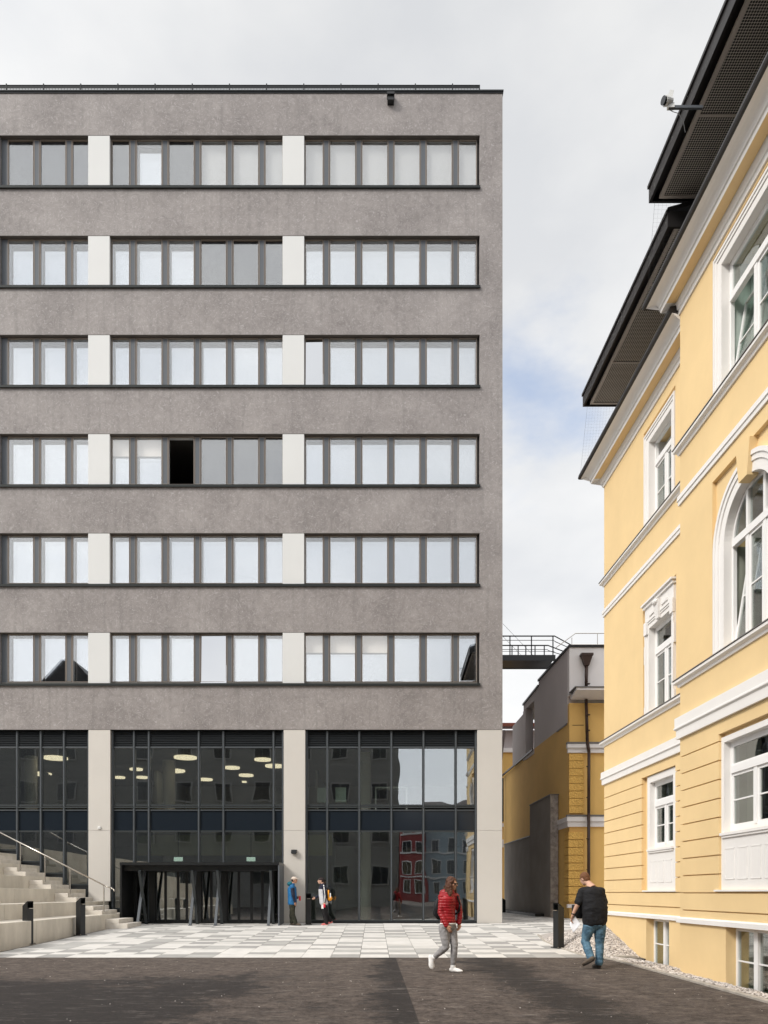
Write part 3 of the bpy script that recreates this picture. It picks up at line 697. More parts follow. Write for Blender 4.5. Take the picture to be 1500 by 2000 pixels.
# chairs on the upper floor
def chair(px, d, lab):
    z0 = fz(1578)-.05; x = at(px, d); o = thing('chair', lab, 'chair', (x, d, z0), 'pale chairs behind the right glazing')
    MB().box(x-.22, x+.22, d-.2, d+.24, z0+.43, z0+.47).build('seat', 'chair_white', o, bevel=.01)
    MB().box(x-.21, x+.21, d-.25, d-.215, z0+.40, z0+.98).build('backrest', 'chair_white', o, bevel=.015)
    for sx in (-.19, .19):
        for sy in (-.18, .2): MB().tube((x+sx, d+sy, z0), (x+sx, d+sy, z0+.43), .012, 6).build('leg', 'steel', o)
chair(631, D+1.5, 'pale chair in the left pane of the right glazing'); chair(666, D+1.4, 'pale chair with tall backrest, right of the other one')
t = thing('table', 'white framed table behind the middle of the right glazing', 'table', (at(748, D+1.6), D+1.6, fz(1578)-.05))
z0 = fz(1578)-.05; xa, xb = at(733, D+1.6), at(795, D+1.6)
MB().box(xa, xb, D+1.3, D+2.0, z0+.98, z0+1.02).build('tabletop', 'plastic_white', t)
for xx in (xa+.02, at(764, D+1.6), xb-.02):
    for yy in (D+1.33, D+1.97): MB().box(xx-.02, xx+.02, yy-.02, yy+.02, z0, z0+.98).build('leg', 'plastic_white', t)

# ---- entrance vestibule
DN = 27.42; vx0 = at(235, DN); vx1 = at(543, DN); vzt = zat(1684, DN); gz = z_pave(DN)
ent = thing('entrance_porch', 'black steel entrance porch with crossed struts and glass sliding doors', 'porch', ((vx0+vx1)/2, DN, gz))
MB().box(vx0-.02, vx1+.04, DN, D+.1, vzt-.10, vzt).build('roof', 'black_metal', ent)
mb = MB(); mb.box(vx0+.05, vx1-.05, DN+.25, DN+.40, vzt-.30, vzt-.10); mb.box(vx0+.05, vx1-.05, D-.35, D-.2, vzt-.3, vzt-.1); mb.build('beam', 'black_metal', ent)
MB().box(vx0-.02, vx0+.04, DN+.01, D+.1, gz-.02, vzt-.1).build('side_panel', 'black_metal', ent)
MB().box(vx1-.0, vx1+.045, DN+.01, D+.1, gz-.02, vzt-.1).build('side_panel', 'flap_grey', ent)
for px in (268.6, 371.4, 420.7, 524.3):
    X = at(px, DN+.05); y0, y1 = DN+.05, D-.55
    for (ya, yb) in ((y0, y1), (y1, y0)):
        mb = MB(); mb.add([], []); a = Vector((X + (.0 if ya < yb else .07), ya, z_pave(ya)+.02)); b = Vector((X-.0+(.0 if ya < yb else .07), yb, vzt-.3))
        dv = (b-a); w_ = Vector((.045, 0, 0)); n_ = dv.cross(w_).normalized()*.045
        mb.prism([a-w_-n_, a+w_-n_, a+w_+n_, a-w_+n_], dv); mb.box(a.x-.06, a.x+.06, ya-.06, ya+.06, z_pave(ya), z_pave(ya)+.02)
        mb.build('strut', 'flap_grey' if ya < yb else 'curtain_frame', ent)  # front-foot struts paler: the light on them is put into the colour
YD = D+.05; zd = fz(1694)
mb = MB(); 
vert = [(236, 268), (292, 303), (382, 393), (433, 443), (529, 536)]
for a, b in vert: mb.box(fx(a), fx(b), YD-.05, YD+.1, 0, zd)
mb.box(vx0+.05, fx(553), YD-.02, YD+.08, zd, vzt-.02); mb.box(vx0+.1, fx(553), YD-.03, YD+.08, 0, .05)
mb.box(fx(543), fx(554), YD-.02, YD+.1, 0, zd)
mb.build('door_frame', 'black_metal', ent)
for a, b in ((303, 322.5), (322.5, 347), (347, 364), (364, 382), (393, 412), (412, 433), (443, 466), (466, 491), (491, 512), (512, 529)):
    mb = MB(); xa, xb = fx(a)+.003, fx(b)-.003; yy = YD+.02
    mb.box(xa, xa+.045, yy-.02, yy+.03, .05, zd); mb.box(xb-.045, xb, yy-.02, yy+.03, .05, zd); mb.box(xa+.045, xb-.045, yy-.02, yy+.03, .05, .13); mb.box(xa+.045, xb-.045, yy-.02, yy+.03, zd-.07, zd)
    dr = mb.build('door', 'black_metal', ent); MB().box(xa+.045, xb-.045, yy, yy+.012, .13, zd-.07).build('pane', 'glass_dark', dr)

# ---- steps at the left: tiers running along the view axis
steps = thing('seating_steps', 'broad concrete seating steps climbing to the left beside the entrance', 'steps', (-9.5, 20, 0))
DE = D-.02
tx = [-9.09 - .862*k for k in range(8)]
tz = [.40 + .437*k for k in range(8)]
for k in range(7):
    xa = tx[k]; xb = tx[k+1] if k < 6 else tx[k]-6; zt_ = tz[k]
    yb_ = DE if k == 0 else DE
    y = 27.9; cuts = [DE]
    while y > 9: cuts.append(y); y -= 2.4
    cuts.append(8.0)
    for c1, c0 in zip(cuts, cuts[1:]):
        mb = MB(); e = .004; bt = -.62 if k == 0 else tz[k-1]-.3
        mb.box(xb-.25, xa, c0+e, c1-e, bt, zt_)
        mb.build('tier', 'concrete', steps, bevel=.012)
ya, yb = 26.0, 27.55
for k in range(6):
    zb = (z_pave(26.5)-.1) if k == 0 else tz[k-1]-.02
    z1 = .14 if k == 0 else tz[k-1]+.146; z2 = .28-.01 if k == 0 else tz[k-1]+.292
    z1 = tz[k]-.292 if k else .10; z2 = tz[k]-.146 if k else .25
    MB().box(tx[k]+.002, tx[k]+.75, ya, yb, zb, z1).build('step', 'concrete_step', steps, bevel=.01)
    MB().box(tx[k]+.002, tx[k]+.46, ya, yb, z1, z2).build('step', 'concrete_step', steps, bevel=.01)
rail = thing('handrail', 'slim steel handrail running down the steps beside the entrance', 'handrail', (-9.1, 26, .5))
yr = 26.05
def RP(px, py): return (at(px, yr), yr, zat(py, yr))
mb = MB(); mb.path([RP(-60, 1592), RP(0, 1626), RP(205, 1730), RP(216, 1734), RP(222, 1737), RP(223.5, 1741)], .024, 8); mb.build('rail', 'steel', rail, smooth=True)
for px, pt, pb in ((-10, 1624, 1672), (40, 1650, 1700), (88, 1675, 1723), (137, 1700, 1747), (203, 1733, 1781)):
    mb = MB(); mb.tube(RP(px, pb), RP(px, pt), .021, 8); mb.tube(RP(px, pt), RP(px-1.5, pt-3), .012, 6); mb.build('post', 'steel', rail)

# ---- bollards
def bollard(loc, lab, rot=R(-28), h=1.14, grp='black posts with a slanted top', base=True):
    o = thing('bollard', lab, 'bollard', loc, grp); s = .095
    def T(x, y, z): return Vector((x, y, z))
    m = MB(); top = h; sl_ = .13
    # body with slanted top: high at +x side
    vs = [(-s, -s, .015), (s, -s, .015), (s, s, .015), (-s, s, .015), (-s, -s, top-sl_-.16), (s, -s, top-.16-.02), (s, s, top-.16-.02), (-s, s, top-sl_-.16)]
    m.add(vs, [(0, 3, 2, 1), (0, 1, 5, 4), (1, 2, 6, 5), (2, 3, 7, 6), (3, 0, 4, 7), (4, 5, 6, 7)])
    for (xa, ya) in ((-s, -s), (-s, s-.012)):
        m.add([(xa, ya, top-sl_-.16), (s, ya, top-.18), (s, ya, top), (xa, ya, top-sl_), (xa, ya+.012, top-sl_-.16), (s, ya+.012, top-.18), (s, ya+.012, top), (xa, ya+.012, top-sl_)], [(0, 1, 2, 3), (4, 7, 6, 5), (3, 2, 6, 7), (0, 3, 7, 4), (1, 5, 6, 2)])
    m.add([(-s, -s, top-sl_), (s, -s, top), (s, s, top), (-s, s, top-sl_), (-s, -s, top-sl_-.012), (s, -s, top-.012), (s, s, top-.012), (-s, s, top-sl_-.012)], [(0, 1, 2, 3), (4, 7, 6, 5), (0, 4, 5, 1), (2, 6, 7, 3), (1, 5, 6, 2), (0, 3, 7, 4)])
    m.add([(-s, -s, top-sl_-.16), (-s, s, top-sl_-.16), (-s, s, top-sl_), (-s, -s, top-sl_)], [(0, 1, 2, 3)])
    bd = m.mesh('body', ['black_metal']); b = bpy.data.objects.new('body', bd); COL.objects.link(b); b.parent = o
    lip = MB().box(s, s+.05, -.06, .06, top-.20, top-.185).mesh('ash_lip', ['steel']); b2 = bpy.data.objects.new('ash_lip', lip); COL.objects.link(b2); b2.parent = o
    bp = MB().box(-s-.045, s+.045, -s-.045, s+.045, 0, .015).mesh('base_plate', ['black_metal']); b3 = bpy.data.objects.new('base_plate', bp); COL.objects.link(b3); b3.parent = o
    for sx in (-1, 1):
        for sy in (-1, 1):
            bo = MB().tube((sx*(s+.022), sy*(s+.022), .015), (sx*(s+.022), sy*(s+.022), .035), .013, 6).mesh('bolt', ['steel']); b4 = bpy.data.objects.new('bolt', bo); COL.objects.link(b4); b4.parent = o
    o.rotation_euler = (0, 0, rot); return o
b0 = bollard((at(54.5, 20.4), 20.4, z_pave(20.4)), 'tall black post nearest the left edge in front of the steps')
def cp(loc, lab, rot, sc=1):
    c = copy_tree(b0, loc); c['label'] = lab; c.rotation_euler = (0, 0, rot); c.scale = (sc, sc, sc); return c
cp((at(157.5, 23.2), 23.2, z_pave(23.2)), 'black post in front of the steps, second from the left edge', R(-25))
cp((at(1091, 19.3), 19.3, z_pave(19.3)), 'black post beside the gravel and the man in black', R(180+28))
cp((at(983.5, 44), 44, zat(1790, 44)), 'black post far back in the passage, half hidden by the grey building', R(200), .92)
cp((at(602.8, 28.0), 28.0, z_pave(28.)), 'black post standing between the two men at the cream column', R(-90+3), 1.0)

# ================================================================== YELLOW BUILDING
yb_ = thing('yellow_building', 'historic yellow stucco building with white trim, cornice and overhanging perforated eaves', 'building', (6., 20, 0))
def tF(px): return 9800/(px-690)
def tN(px): return 9590/(px-690)
OPEN = {  # name: (section, t_hi(left in view), t_lo, z0, z1)
}
TB0, TB1, TN0, TN1 = 5.4, 20.0, 9.67, 14.6
TC, TCF, TC2 = 12.14, 16.42, 7.4
SEC = [('F', 14.6, 20.0, 0., TCF, .306, 1.154), ('N', 9.67, 14.6, ON, TC, .3217, 1.146), ('F', 5.4, 9.67, 0., TC2, .306, 1.154)]
def wall_section(sec, t0, t1, o, tc, gs, gz0):
    Nn = sec == 'N'
    zsoff = 12.36 if Nn else 11.93
    grooves = []
    z = gz0 - gs
    top = zn(4.15) if Nn else 3.95
    while z < top-.08: grooves.append(z); z += gs
    # openings: t0,t1,z0,z1, depth of yellow recess (None = through)
    ops = []
    if Nn: ops = [(tc-.65, tc+.67, -.7, .575), (tc-.90, tc+.92, 1.20, zn(3.92)), (tc-1.13, tc+1.15, zn(5.30), zn(8.45)), (tc-1.12, tc+1.14, zn(9.85), 12.08)]
    else: ops = [(tc-.53, tc+.71, -.7, .575), (tc-.84, tc+.98, 1.20, 3.74), (tc-.88, tc+.90, 5.07, 7.60), (tc-.84, tc+.86, 9.24, 11.45)]
    zc = {-.9, zsoff+.1}
    for q in ops: zc |= {q[2], q[3]}
    for gz_ in grooves: zc |= {gz_-.011, gz_+.011}
    zc = sorted(zc)
    mb = MB()
    for za, zb in zip(zc, zc[1:]):
        zm = (za+zb)/2; isg = any(abs(zm-gz_) < .012 for gz_ in grooves)
        of = o-.045 if isg else o
        iv = [(t0, t1)]
        for q in ops:
            if q[2] <= zm <= q[3]:
                nv = []
                for a, b in iv:
                    if q[0] > a: nv.append((a, q[0]))
                    if q[1] < b: nv.append((q[1], b))
                iv = nv
        if isg: iv = [(a, b if b < t1 else b-.028) for a, b in iv]; iv = [(a if a > t0 or sec == 'F' else a+.028, b) for a, b in iv]
        for a, b in iv: mb.box(a, b, -.5, of, za, zb, T=PT)
    return mb, ops
wall = MB()
for s in SEC:
    mb, ops = wall_section(*s)
    wall.add(mb.v, mb.f)
    o = s[3]; tc = s[4]; Nn = s[0] == 'N'
    # yellow recessed backing round windows (depth .09) with real openings inside
    def ring(ta, tb, za, zb, ia, ib, ja, jb, od):
        wall.box(ta, ia, -.45, od, za, zb, T=PT); wall.box(ib, tb, -.45, od, za, zb, T=PT)
        if ja > za: wall.box(ia, ib, -.45, od, za, ja, T=PT)
        if jb < zb: wall.box(ia, ib, -.45, od, jb, zb, T=PT)
    q = ops[1]; hi = .83 if Nn else .62
    ring(q[0], q[1], q[2], q[3], tc-hi-.0, tc+hi, zn(2.2) if Nn else 2.12, zn(3.76) if Nn else 3.585, o-.10)
    q = ops[3]; hi = .86 if Nn else .60
    ring(q[0], q[1], q[2], q[3], tc-hi, tc+hi, q[2], zn(12.09) if Nn else 11.13, o-.07)
    q = ops[2]
    if not Nn: ring(q[0], q[1], q[2], q[3], tc-.60, tc+.60, q[2], 7.0, o-.07)
    else:
        zs = zn(7.13); r = .78
        wall.box(q[0], tc-r, -.45, o-.07, q[2], q[3], T=PT); wall.box(tc+r, q[1], -.45, o-.07, q[2], q[3], T=PT)
        nseg = 20
        for i in range(nseg):
            a0, a1 = math.pi*i/nseg, math.pi*(i+1)/nseg
            p = [(tc+r*math.cos(a0), zs+r*math.sin(a0)), (tc+r*math.cos(a1), zs+r*math.sin(a1)), (tc+r*math.cos(a1), q[3]), (tc+r*math.cos(a0), q[3])]
            wall.prism([P(t_, o-.07, z_) for t_, z_ in p], P(0, -.45, 0)-P(0, o-.07, 0))
        # keystone
        kz0, kz1 = zn(7.13)+.78, zn(8.62)
        wall.prism([P(tc-.13, o+.06, kz0-.05), P(tc+.13, o+.06, kz0-.05), P(tc+.22, o+.06, kz1-.17), P(tc-.22, o+.06, kz1-.17)], P(0, -.12, 0)-P(0, .06+0, 0))
# end walls and back
wall.box(TB0, TB1-.01, -9, -8.6, -.9, 12.0, T=PT); wall.box(TB1-.45, TB1, -8.6, -.5, -.9, 12.0, T=PT); wall.box(TB0, TB0+.4, -8.6, -.5, -.9, 12.0, T=PT)
wall.build('wall', 'yellow_wall', yb_)
# dark interior
mb = MB(); mb.box(TB0+.5, TB1-.6, -3.2, -3.1, -.6, 12, T=PT)
for z in (.45, 4.3, 8.9): mb.box(TB0+.5, TB1-.6, -3.1, -.52, z, z+.15, T=PT)
for t in (9.8, 15.2, 18.3): mb.box(t, t+.1, -3.1, -.52, -.6, 12, T=PT)
mb.build('interior', 'room_dark', yb_)
# profiles along the wall
def run(prof, t0, t1, o, name, mat, mitre_hi=True, mitre_lo=False, mid=None, sm=False):
    """profile (o,z) swept along the wall; mitred return at the far corner"""
    mb = MB(); n = len(prof)
    A = [P(t0-(p[0] if mitre_lo else 0), o+p[0], p[1]) for p in prof]; B = [P(t1+(p[0] if mitre_hi else 0), o+p[0], p[1]) for p in prof]
    fs = [(i, i+1, n+i+1, n+i) for i in range(n-1)] + [tuple(range(n))[::-1], tuple(range(n, 2*n))]
    mb.add(A+B, fs)
    if mitre_hi:  # return along the end wall
        Cc = [P(t1+p[0], -1.2, p[1]) for p in prof]
        mb.add(B+Cc, [(i, i+1, n+i+1, n+i) for i in range(n-1)])
    if mitre_lo:
        Cc = [P(t0-p[0], -.6, p[1]) for p in prof]; mb.add(A+Cc, [(i, i+1, n+i+1, n+i) for i in range(n-1)])
    return mb.build(name, mat, yb_)
def band(z0, z1, pr, ledge=.03):
    h = z1-z0
    return [(-.02, z0), (pr*.6, z0), (pr*.62, z0+h*.05), (pr*.62, z0+h*.40), (pr, z0+h*.47), (pr, z0+h*.54), (pr*.86, z0+h*.57), (pr*.86, z1), (-.02, z1+.02)]
def sill(z0, z1, pr):
    h = z1-z0
    return [(-.02, z0), (pr*.3, z0), (pr*.45, z0+h*.3), (pr*.75, z0+h*.42), (pr, z0+h*.55), (pr, z1-.015), (-.02, z1)]
CORN = [(-.05, 11.70), (.03, 11.70), (.035, 11.78), (.06, 11.79), (.07, 11.86), (.085, 11.93), (.265, 11.93), (.265, 12.015), (.29, 12.02), (.295, 12.07), (.315, 12.11), (.35, 12.14), (.40, 12.16), (.45, 12.17), (.47, 12.175)]
GUT = [(.42, 12.178), (.515, 12.178), (.53, 12.22), (.515, 12.29), (.30, 12.34), (-.6, 12.45), (-.6, 12.17)]
for s in SEC:
    sec, t0, t1, o, tc = s[:5]; Nn = sec == 'N'; mh = (t1 == 20.0) or Nn; ml = Nn; dz = .43 if Nn else 0
    k = dict(mitre_hi=mh, mitre_lo=ml)
    run([(a, z+dz) for a, z in CORN], t0, t1, o, 'cornice', 'white_trim', **k)
    run([(a, z+dz) for a, z in GUT], t0, t1, o, 'gutter', 'roof_dark', **k)
    k2 = dict(mitre_hi=mh, mitre_lo=ml)
    mb = MB(); mb.box(t0+.01, t1-.01, o+.09, o+.26, 11.922+dz, 11.929+dz, T=PT); mb.build('cornice_soffit', 'yellow_wall', yb_)
    if Nn:
        run(band(zn(4.15), zn(4.56), .09), t0, t1, o, 'string_course', 'white_trim', **k2)
        run(band(zn(8.72), zn(8.90), .05), t0, t1, o, 'string_course', 'white_trim', **k2)
        run(sill(zn(5.16), zn(5.30), .10), t0, t1, o, 'sill_course', 'white_trim', **k2); run([(.02, zn(5.302)), (.115, zn(5.292)), (.115, zn(5.306)), (.02, zn(5.32))], t0, t1, o, 'flashing', 'lead_flashing', **k2)
        run(sill(zn(9.70), zn(9.84), .10), t0, t1, o, 'sill_course', 'white_trim', **k2); run([(.02, zn(9.842)), (.115, zn(9.832)), (.115, zn(9.846)), (.02, zn(9.86))], t0, t1, o, 'flashing', 'lead_flashing', **k2)
        run([(-.02, .585), (.055, .585), (.055, .665), (-.02, .70)], t0, t1, o, 'base_course', 'white_trim', **k2)
    else:
        run(band(3.95, 4.27, .08), t0, t1, o, 'string_course', 'white_trim', **k2)
        run(band(8.32, 8.48, .05), t0, t1, o, 'string_course', 'white_trim', **k2)
        run(sill(4.94, 5.07, .10), t0, t1, o, 'sill_course', 'white_trim', **k2); run([(.02, 5.072), (.115, 5.062), (.115, 5.076), (.02, 5.09)], t0, t1, o, 'flashing', 'lead_flashing', **k2)
        run(sill(9.11, 9.24, .10), t0, t1, o, 'sill_course', 'white_trim', **k2); run([(.02, 9.242), (.115, 9.232), (.115, 9.246), (.02, 9.26)], t0, t1, o, 'flashing', 'lead_flashing', **k2)
        run([(-.02, .585), (.05, .585), (.05, .655), (-.02, .69)], t0, t1, o, 'base_course', 'white_trim', **k2)
# eaves
def eave(t0, t1, ox, z, name='eave'):
    mb = MB(); mb.box(t0, t1, ox-.05, ox, z-.0, z+.30, T=PT); mb.box(t0, t1, -.02+ox, ox+.03, z+.27, z+.33, T=PT)
    mb.prism([P(t0, ox, z+.3), P(t1, ox, z+.3), P(t1, -8, z+2.6), P(t0, -8, z+2.6)], (0, 0, .08)); mb.box(t1-.05, t1, -8, ox-.05, z, z+.30, T=PT); mb.box(t0, t0+.05, -8, ox-.05, z, z+.30, T=PT)
    mb.box(t0+.05, t1-.05, -8, ox-.05, z+.16, z+.30, T=PT)
    r = mb.build('roof', 'roof_dark', yb_)
    mb = MB(); a0, a1, o1, o0 = t0+.05, t1-.16, ox-.14, -4
    mb.box(a0, a1, o0, o1-.09, z+.02, z+.04, T=PT)
    mb.build('perforated_soffit', 'perforated_sheet', r)
    mb = MB(); mb.box(a0, a1+.06, o1-.09, o1-.02, z+.0, z+.05, T=PT); mb.box(a1, a1+.06, o0, o1-.09, z+.0, z+.05, T=PT)
    t = a1-1.55
    while t > a0: mb.box(t, t+.05, o0, o1-.09, z+.008, z+.02, T=PT); t -= 2.4
    mb.build('soffit_trim', 'soffit_light', r)
EO = .431
eave(14.9, 20.43, EO, 14.07); eave(9.24, 15.03, EO+ON, 14.64); eave(5.0, 9.3, EO, 14.07)
mb = MB(); mb.box(15.0, 18.6, -6, -2.2, 12.2, 14.1, T=PT); mb.box(9.6, 13.6, -6, -1.9, 12.7, 14.7, T=PT); mb.box(5.4, 9.9, -6, -2.2, 12.2, 14.1, T=PT); mb.build('attic_wall', 'roof_dark', yb_)
# bird nets
def net(p00, p10, p11, p01, nu, nv, lab, nm='bird_net'):
    mb = MB(); p00, p10, p11, p01 = map(Vector, (p00, p10, p11, p01)); r = .0009
    for i in range(nu+1):
        f = i/nu; mb.tube(p00.lerp(p10, f), p01.lerp(p11, f), r if 0 < i < nu else .0025, 3)
    for j in range(nv+1):
        f = j/nv; mb.tube(p00.lerp(p01, f), p10.lerp(p11, f), r, 3)
    tag(mb.build(nm, 'net_cord'), lab, 'net', 'bird nets under the eaves')
net(P(20.35, .33, 14.05), P(20.35, -1.6, 14.05), P(20.48, -1.6, 12.45), P(20.48, .48, 12.3), 26, 22, 'thin bird net hanging from the lower eave of the yellow building')
net(P(14.96, .66, 14.62), P(14.96, -1.2, 14.62), P(15.06, -1.2, 12.75), P(15.06, .78, 12.7), 24, 24, 'thin bird net hanging from the upper eave of the yellow building')
# windows of the yellow building
def ywin(tc, hw, z0, z1, o, transom, mull, trimw, style='plain', curt='curtain', tilt=None, trim_z0=None, bars=True, bars_z=None):
    of = o-.155   # frame plane
    w_ = MB(); f = .055
    def bx(m, ta, tb, oa, ob, za, zb): m.box(ta, tb, oa, ob, za, zb, T=PT)
    arch = style == 'arch'; zs = zn(7.13); r = hw
    zt_ = zs if arch else z1
    bx(w_, tc-hw, tc-hw+f, of-.06, of, z0, zt_); bx(w_, tc+hw-f, tc+hw, of-.06, of, z0, zt_)
    bx(w_, tc-hw+f, tc+hw-f, of-.06, of, z0, z0+f+.02)
    if not arch: bx(w_, tc-hw+f, tc+hw-f, of-.06, of, z1-f, z1)
    bx(w_, tc-hw+f, tc+hw-f, of-.06, of+.025, transom-.06, transom+.06)
    for m_ in mull:
        bx(w_, m_-.045, m_+.045, of-.06, of+.012, z0+f+.02, transom-.06)
        if arch: hz_ = zs+math.sqrt(max(0, r*r-(m_-tc)**2))-.03; bx(w_, m_-.035, m_+.035, of-.06, of+.01, transom+.06, hz_)
    if arch:
        n = 24
        for i in range(n):
            a0, a1 = math.pi*i/n, math.pi*(i+1)/n
            p = [(tc+rr*math.cos(a), zs+rr*math.sin(a)) for rr, a in ((r, a0), (r, a1), (r-f, a1), (r-f, a0))]
            w_.prism([P(t_, of, z_) for t_, z_ in p], P(0, of-.06, 0)-P(0, of, 0))
    wo = w_.build('window', 'window_white', yb_)
    # casements
    edges_ = [tc-hw+f] + [v for m_ in sorted(mull) for v in (m_-.045, m_+.045)] + [tc+hw-f]
    leaves = [(edges_[i], edges_[i+1]) for i in range(0, len(edges_), 2)]
    for li, (a, b) in enumerate(leaves):
        za, zb = z0+f+.02, transom-.06; m = MB(); cf = .05
        tl = tilt is not None and tilt == li
        def TT(t_, o_, z_):
            if tl: o_ = o_ - (z_-za)*.16
            return P(t_, o_, z_)
        m.box(a, a+cf, of-.045, of-.005, za, zb, T=TT); m.box(b-cf, b, of-.045, of-.005, za, zb, T=TT); m.box(a+cf, b-cf, of-.045, of-.005, za, za+cf, T=TT); m.box(a+cf, b-cf, of-.045, of-.005, zb-cf, zb, T=TT)
        if bars:
            zm = bars_z or (za+zb)/2
            m.box(a+cf, b-cf, of-.035, of-.008, zm-.012, zm+.012, T=TT)
        c = m.build('casement', 'window_white', wo)
        MB().box(a+cf-.005, b-cf+.005, of-.03, of-.022, za+cf-.005, zb-cf+.005, T=TT).build('pane', 'glass_old', wo)
    if arch:
        n = 24; top_ = [(tc+(r-f)*math.cos(math.pi*i/n), zs+(r-f)*math.sin(math.pi*i/n)) for i in range(n+1)]
        poly = [(tc+r-f, transom+.06)] + [p for p in top_ if p[1] > transom+.06] + [(tc-r+f, transom+.06)]
        MB().prism([P(t_, of-.025, z_) for t_, z_ in poly], P(0, of-.033, 0)-P(0, of-.025, 0)).build('pane', 'glass_old', wo)
    elif transom+.06 < z1-f-.05:
        m = MB(); tl2 = (style == 'toptilt')
        def T2(t_, o_, z_): return P(t_, o_ - ((z_-transom)*.45 if tl2 else 0), z_)
        za, zb = transom+.06, z1-f; a, b = tc-hw+f, tc+hw-f
        m.box(a, a+.04, of-.045, of-.005, za, zb, T=T2); m.box(b-.04, b, of-.045, of-.005, za, zb, T=T2); m.box(a+.04, b-.04, of-.045, of-.005, za, za+.04, T=T2); m.box(a+.04, b-.04, of-.045, of-.005, zb-.04, zb, T=T2)
        m.build('casement', 'window_white', wo)
        MB().box(a+.035, b-.035, of-.03, of-.022, za+.035, zb-.035, T=T2).build('pane', 'glass_old', wo)
    # curtains and room
    m = MB()
    if curt == 'curtain_white' or curt == 'curtain_green': 
        m.box(tc-hw+.02, tc+hw-.02, of-.36, of-.35, z0, z1, T=PT)
    else:
        m.box(tc+hw*.45, tc+hw-.02, of-.30, of-.27, z0, z1 if not arch else zs+.3, T=PT); m.box(tc-hw+.02, tc-hw*.55, of-.30, of-.27, z0, z1 if not arch else zs+.3, T=PT)
    for e_ in ((tc+hw-.014, tc+hw-.002), (tc-hw+.002, tc-hw+.014)): m.box(e_[0], e_[1], -.47, of-.065, z0, z1 if not arch else zs, T=PT)
    m.box(tc-hw+.014, tc+hw-.014, -.47, of-.065, z0-.012, z0+.01, T=PT)
    m.build('curtain', curt, wo)
    # white surround and reveal
    s_ = MB(); tw = trimw; zz0 = z0 if trim_z0 is None else trim_z0; oo = o-.07 if style != 'ground' else o-.10
    fo = oo+.055
    if not arch:
        steps_ = [(0, tw*.55, fo), (tw*.55, tw*.8, fo+.018), (tw*.8, tw, fo+.034)] if style != 'ground' else [(0, tw, fo)]
        for (u0, u1, ox) in steps_:
            s_.box(tc-hw-u1, tc-hw-u0, oo-.01, ox, zz0, z1+u1, T=PT); s_.box(tc+hw+u0, tc+hw+u1, oo-.01, ox, zz0, z1+u1, T=PT); s_.box(tc-hw-u0, tc+hw+u0, oo-.01, ox, z1+u0, z1+u1, T=PT)
        # reveal lining
        s_.box(tc+hw-.004, tc+hw+.02, of-.01, fo-.002, z0, z1, T=PT); s_.box(tc-hw-.02, tc-hw+.004, of-.01, fo-.002, z0, z1, T=PT); s_.box(tc-hw+.004, tc+hw-.004, of-.01, fo-.002, z1-.004, z1+.02, T=PT)
    else:
        for (u0, u1, ox) in ((0, tw*.5, fo), (tw*.5, tw*.78, fo+.02), (tw*.78, tw, fo+.04)):
            s_.box(tc-hw-u1, tc-hw-u0, oo-.01, ox, zz0, zs, T=PT); s_.box(tc+hw+u0, tc+hw+u1, oo-.01, ox, zz0, zs, T=PT)
            n = 28
            for i in range(n):
                a0, a1 = math.pi*i/n, math.pi*(i+1)/n
                p = [(tc+rr*math.cos(a), zs+rr*math.sin(a)) for rr, a in ((r+u1, a0), (r+u1, a1), (r+u0, a1), (r+u0, a0))]
                s_.prism([P(t_, ox, z_) for t_, z_ in p], P(0, oo-.01, 0)-P(0, ox, 0))
        s_.box(tc+hw-.004, tc+hw+.02, of-.01, fo-.002, z0, zs, T=PT); s_.box(tc-hw-.02, tc-hw+.004, of-.01, fo-.002, z0, zs, T=PT)
        for i in range(28):
            a0, a1 = math.pi*i/28, math.pi*(i+1)/28
            p = [(tc+rr*math.cos(a), zs+rr*math.sin(a)) for rr, a in ((r+.02, a0), (r+.02, a1), (r-.004, a1), (r-.004, a0))]
            s_.prism([P(t_, fo-.002, z_) for t_, z_ in p], P(0, of-.01, 0)-P(0, fo-.002, 0))
    if style == 'hood':
        zt = z1; 
        s_.box(tc-hw-tw, tc+hw+tw, oo-.01, fo+.02, z1+tw+.001, 7.46, T=PT)
        s_.box(tc-hw-tw-.03, tc+hw+tw+.03, oo-.01, fo+.06, 7.46, 7.53, T=PT); s_.box(tc-hw-tw-.06, tc+hw+tw+.06, oo-.01, fo+.10, 7.53, 7.57, T=PT)
        s_.prism([P(tc-.07, fo+.06, z1+.01), P(tc+.07, fo+.06, z1+.01), P(tc+.13, fo+.10, 7.40), P(tc-.13, fo+.10, 7.40)], P(0, -.06, 0)-P(0, .06, 0))
        s_.ball(P(tc, fo+.09, 7.36), (.06, .13, .06), 10, 6)
        for sg in (-1, 1):
            s_.box(tc+sg*(hw*.55)-.16, tc+sg*(hw*.55)+.16, fo+.0, fo+.045, z1+tw+.06, z1+tw+.12, T=PT); s_.box(tc+sg*(hw+tw*.6)-.08, tc+sg*(hw+tw*.6)+.08, fo, fo+.05, z1-.12, z1+.16, T=PT)
            s_.box(tc+sg*(hw+tw)-.04, tc+sg*(hw+tw)+.04, fo-.02, fo+.03, z1-.75, z1-.35, T=PT); s_.box(tc+sg*(hw+tw)-.04, tc+sg*(hw+tw)+.04, fo-.02, fo+.03, z0, z0+.22, T=PT)
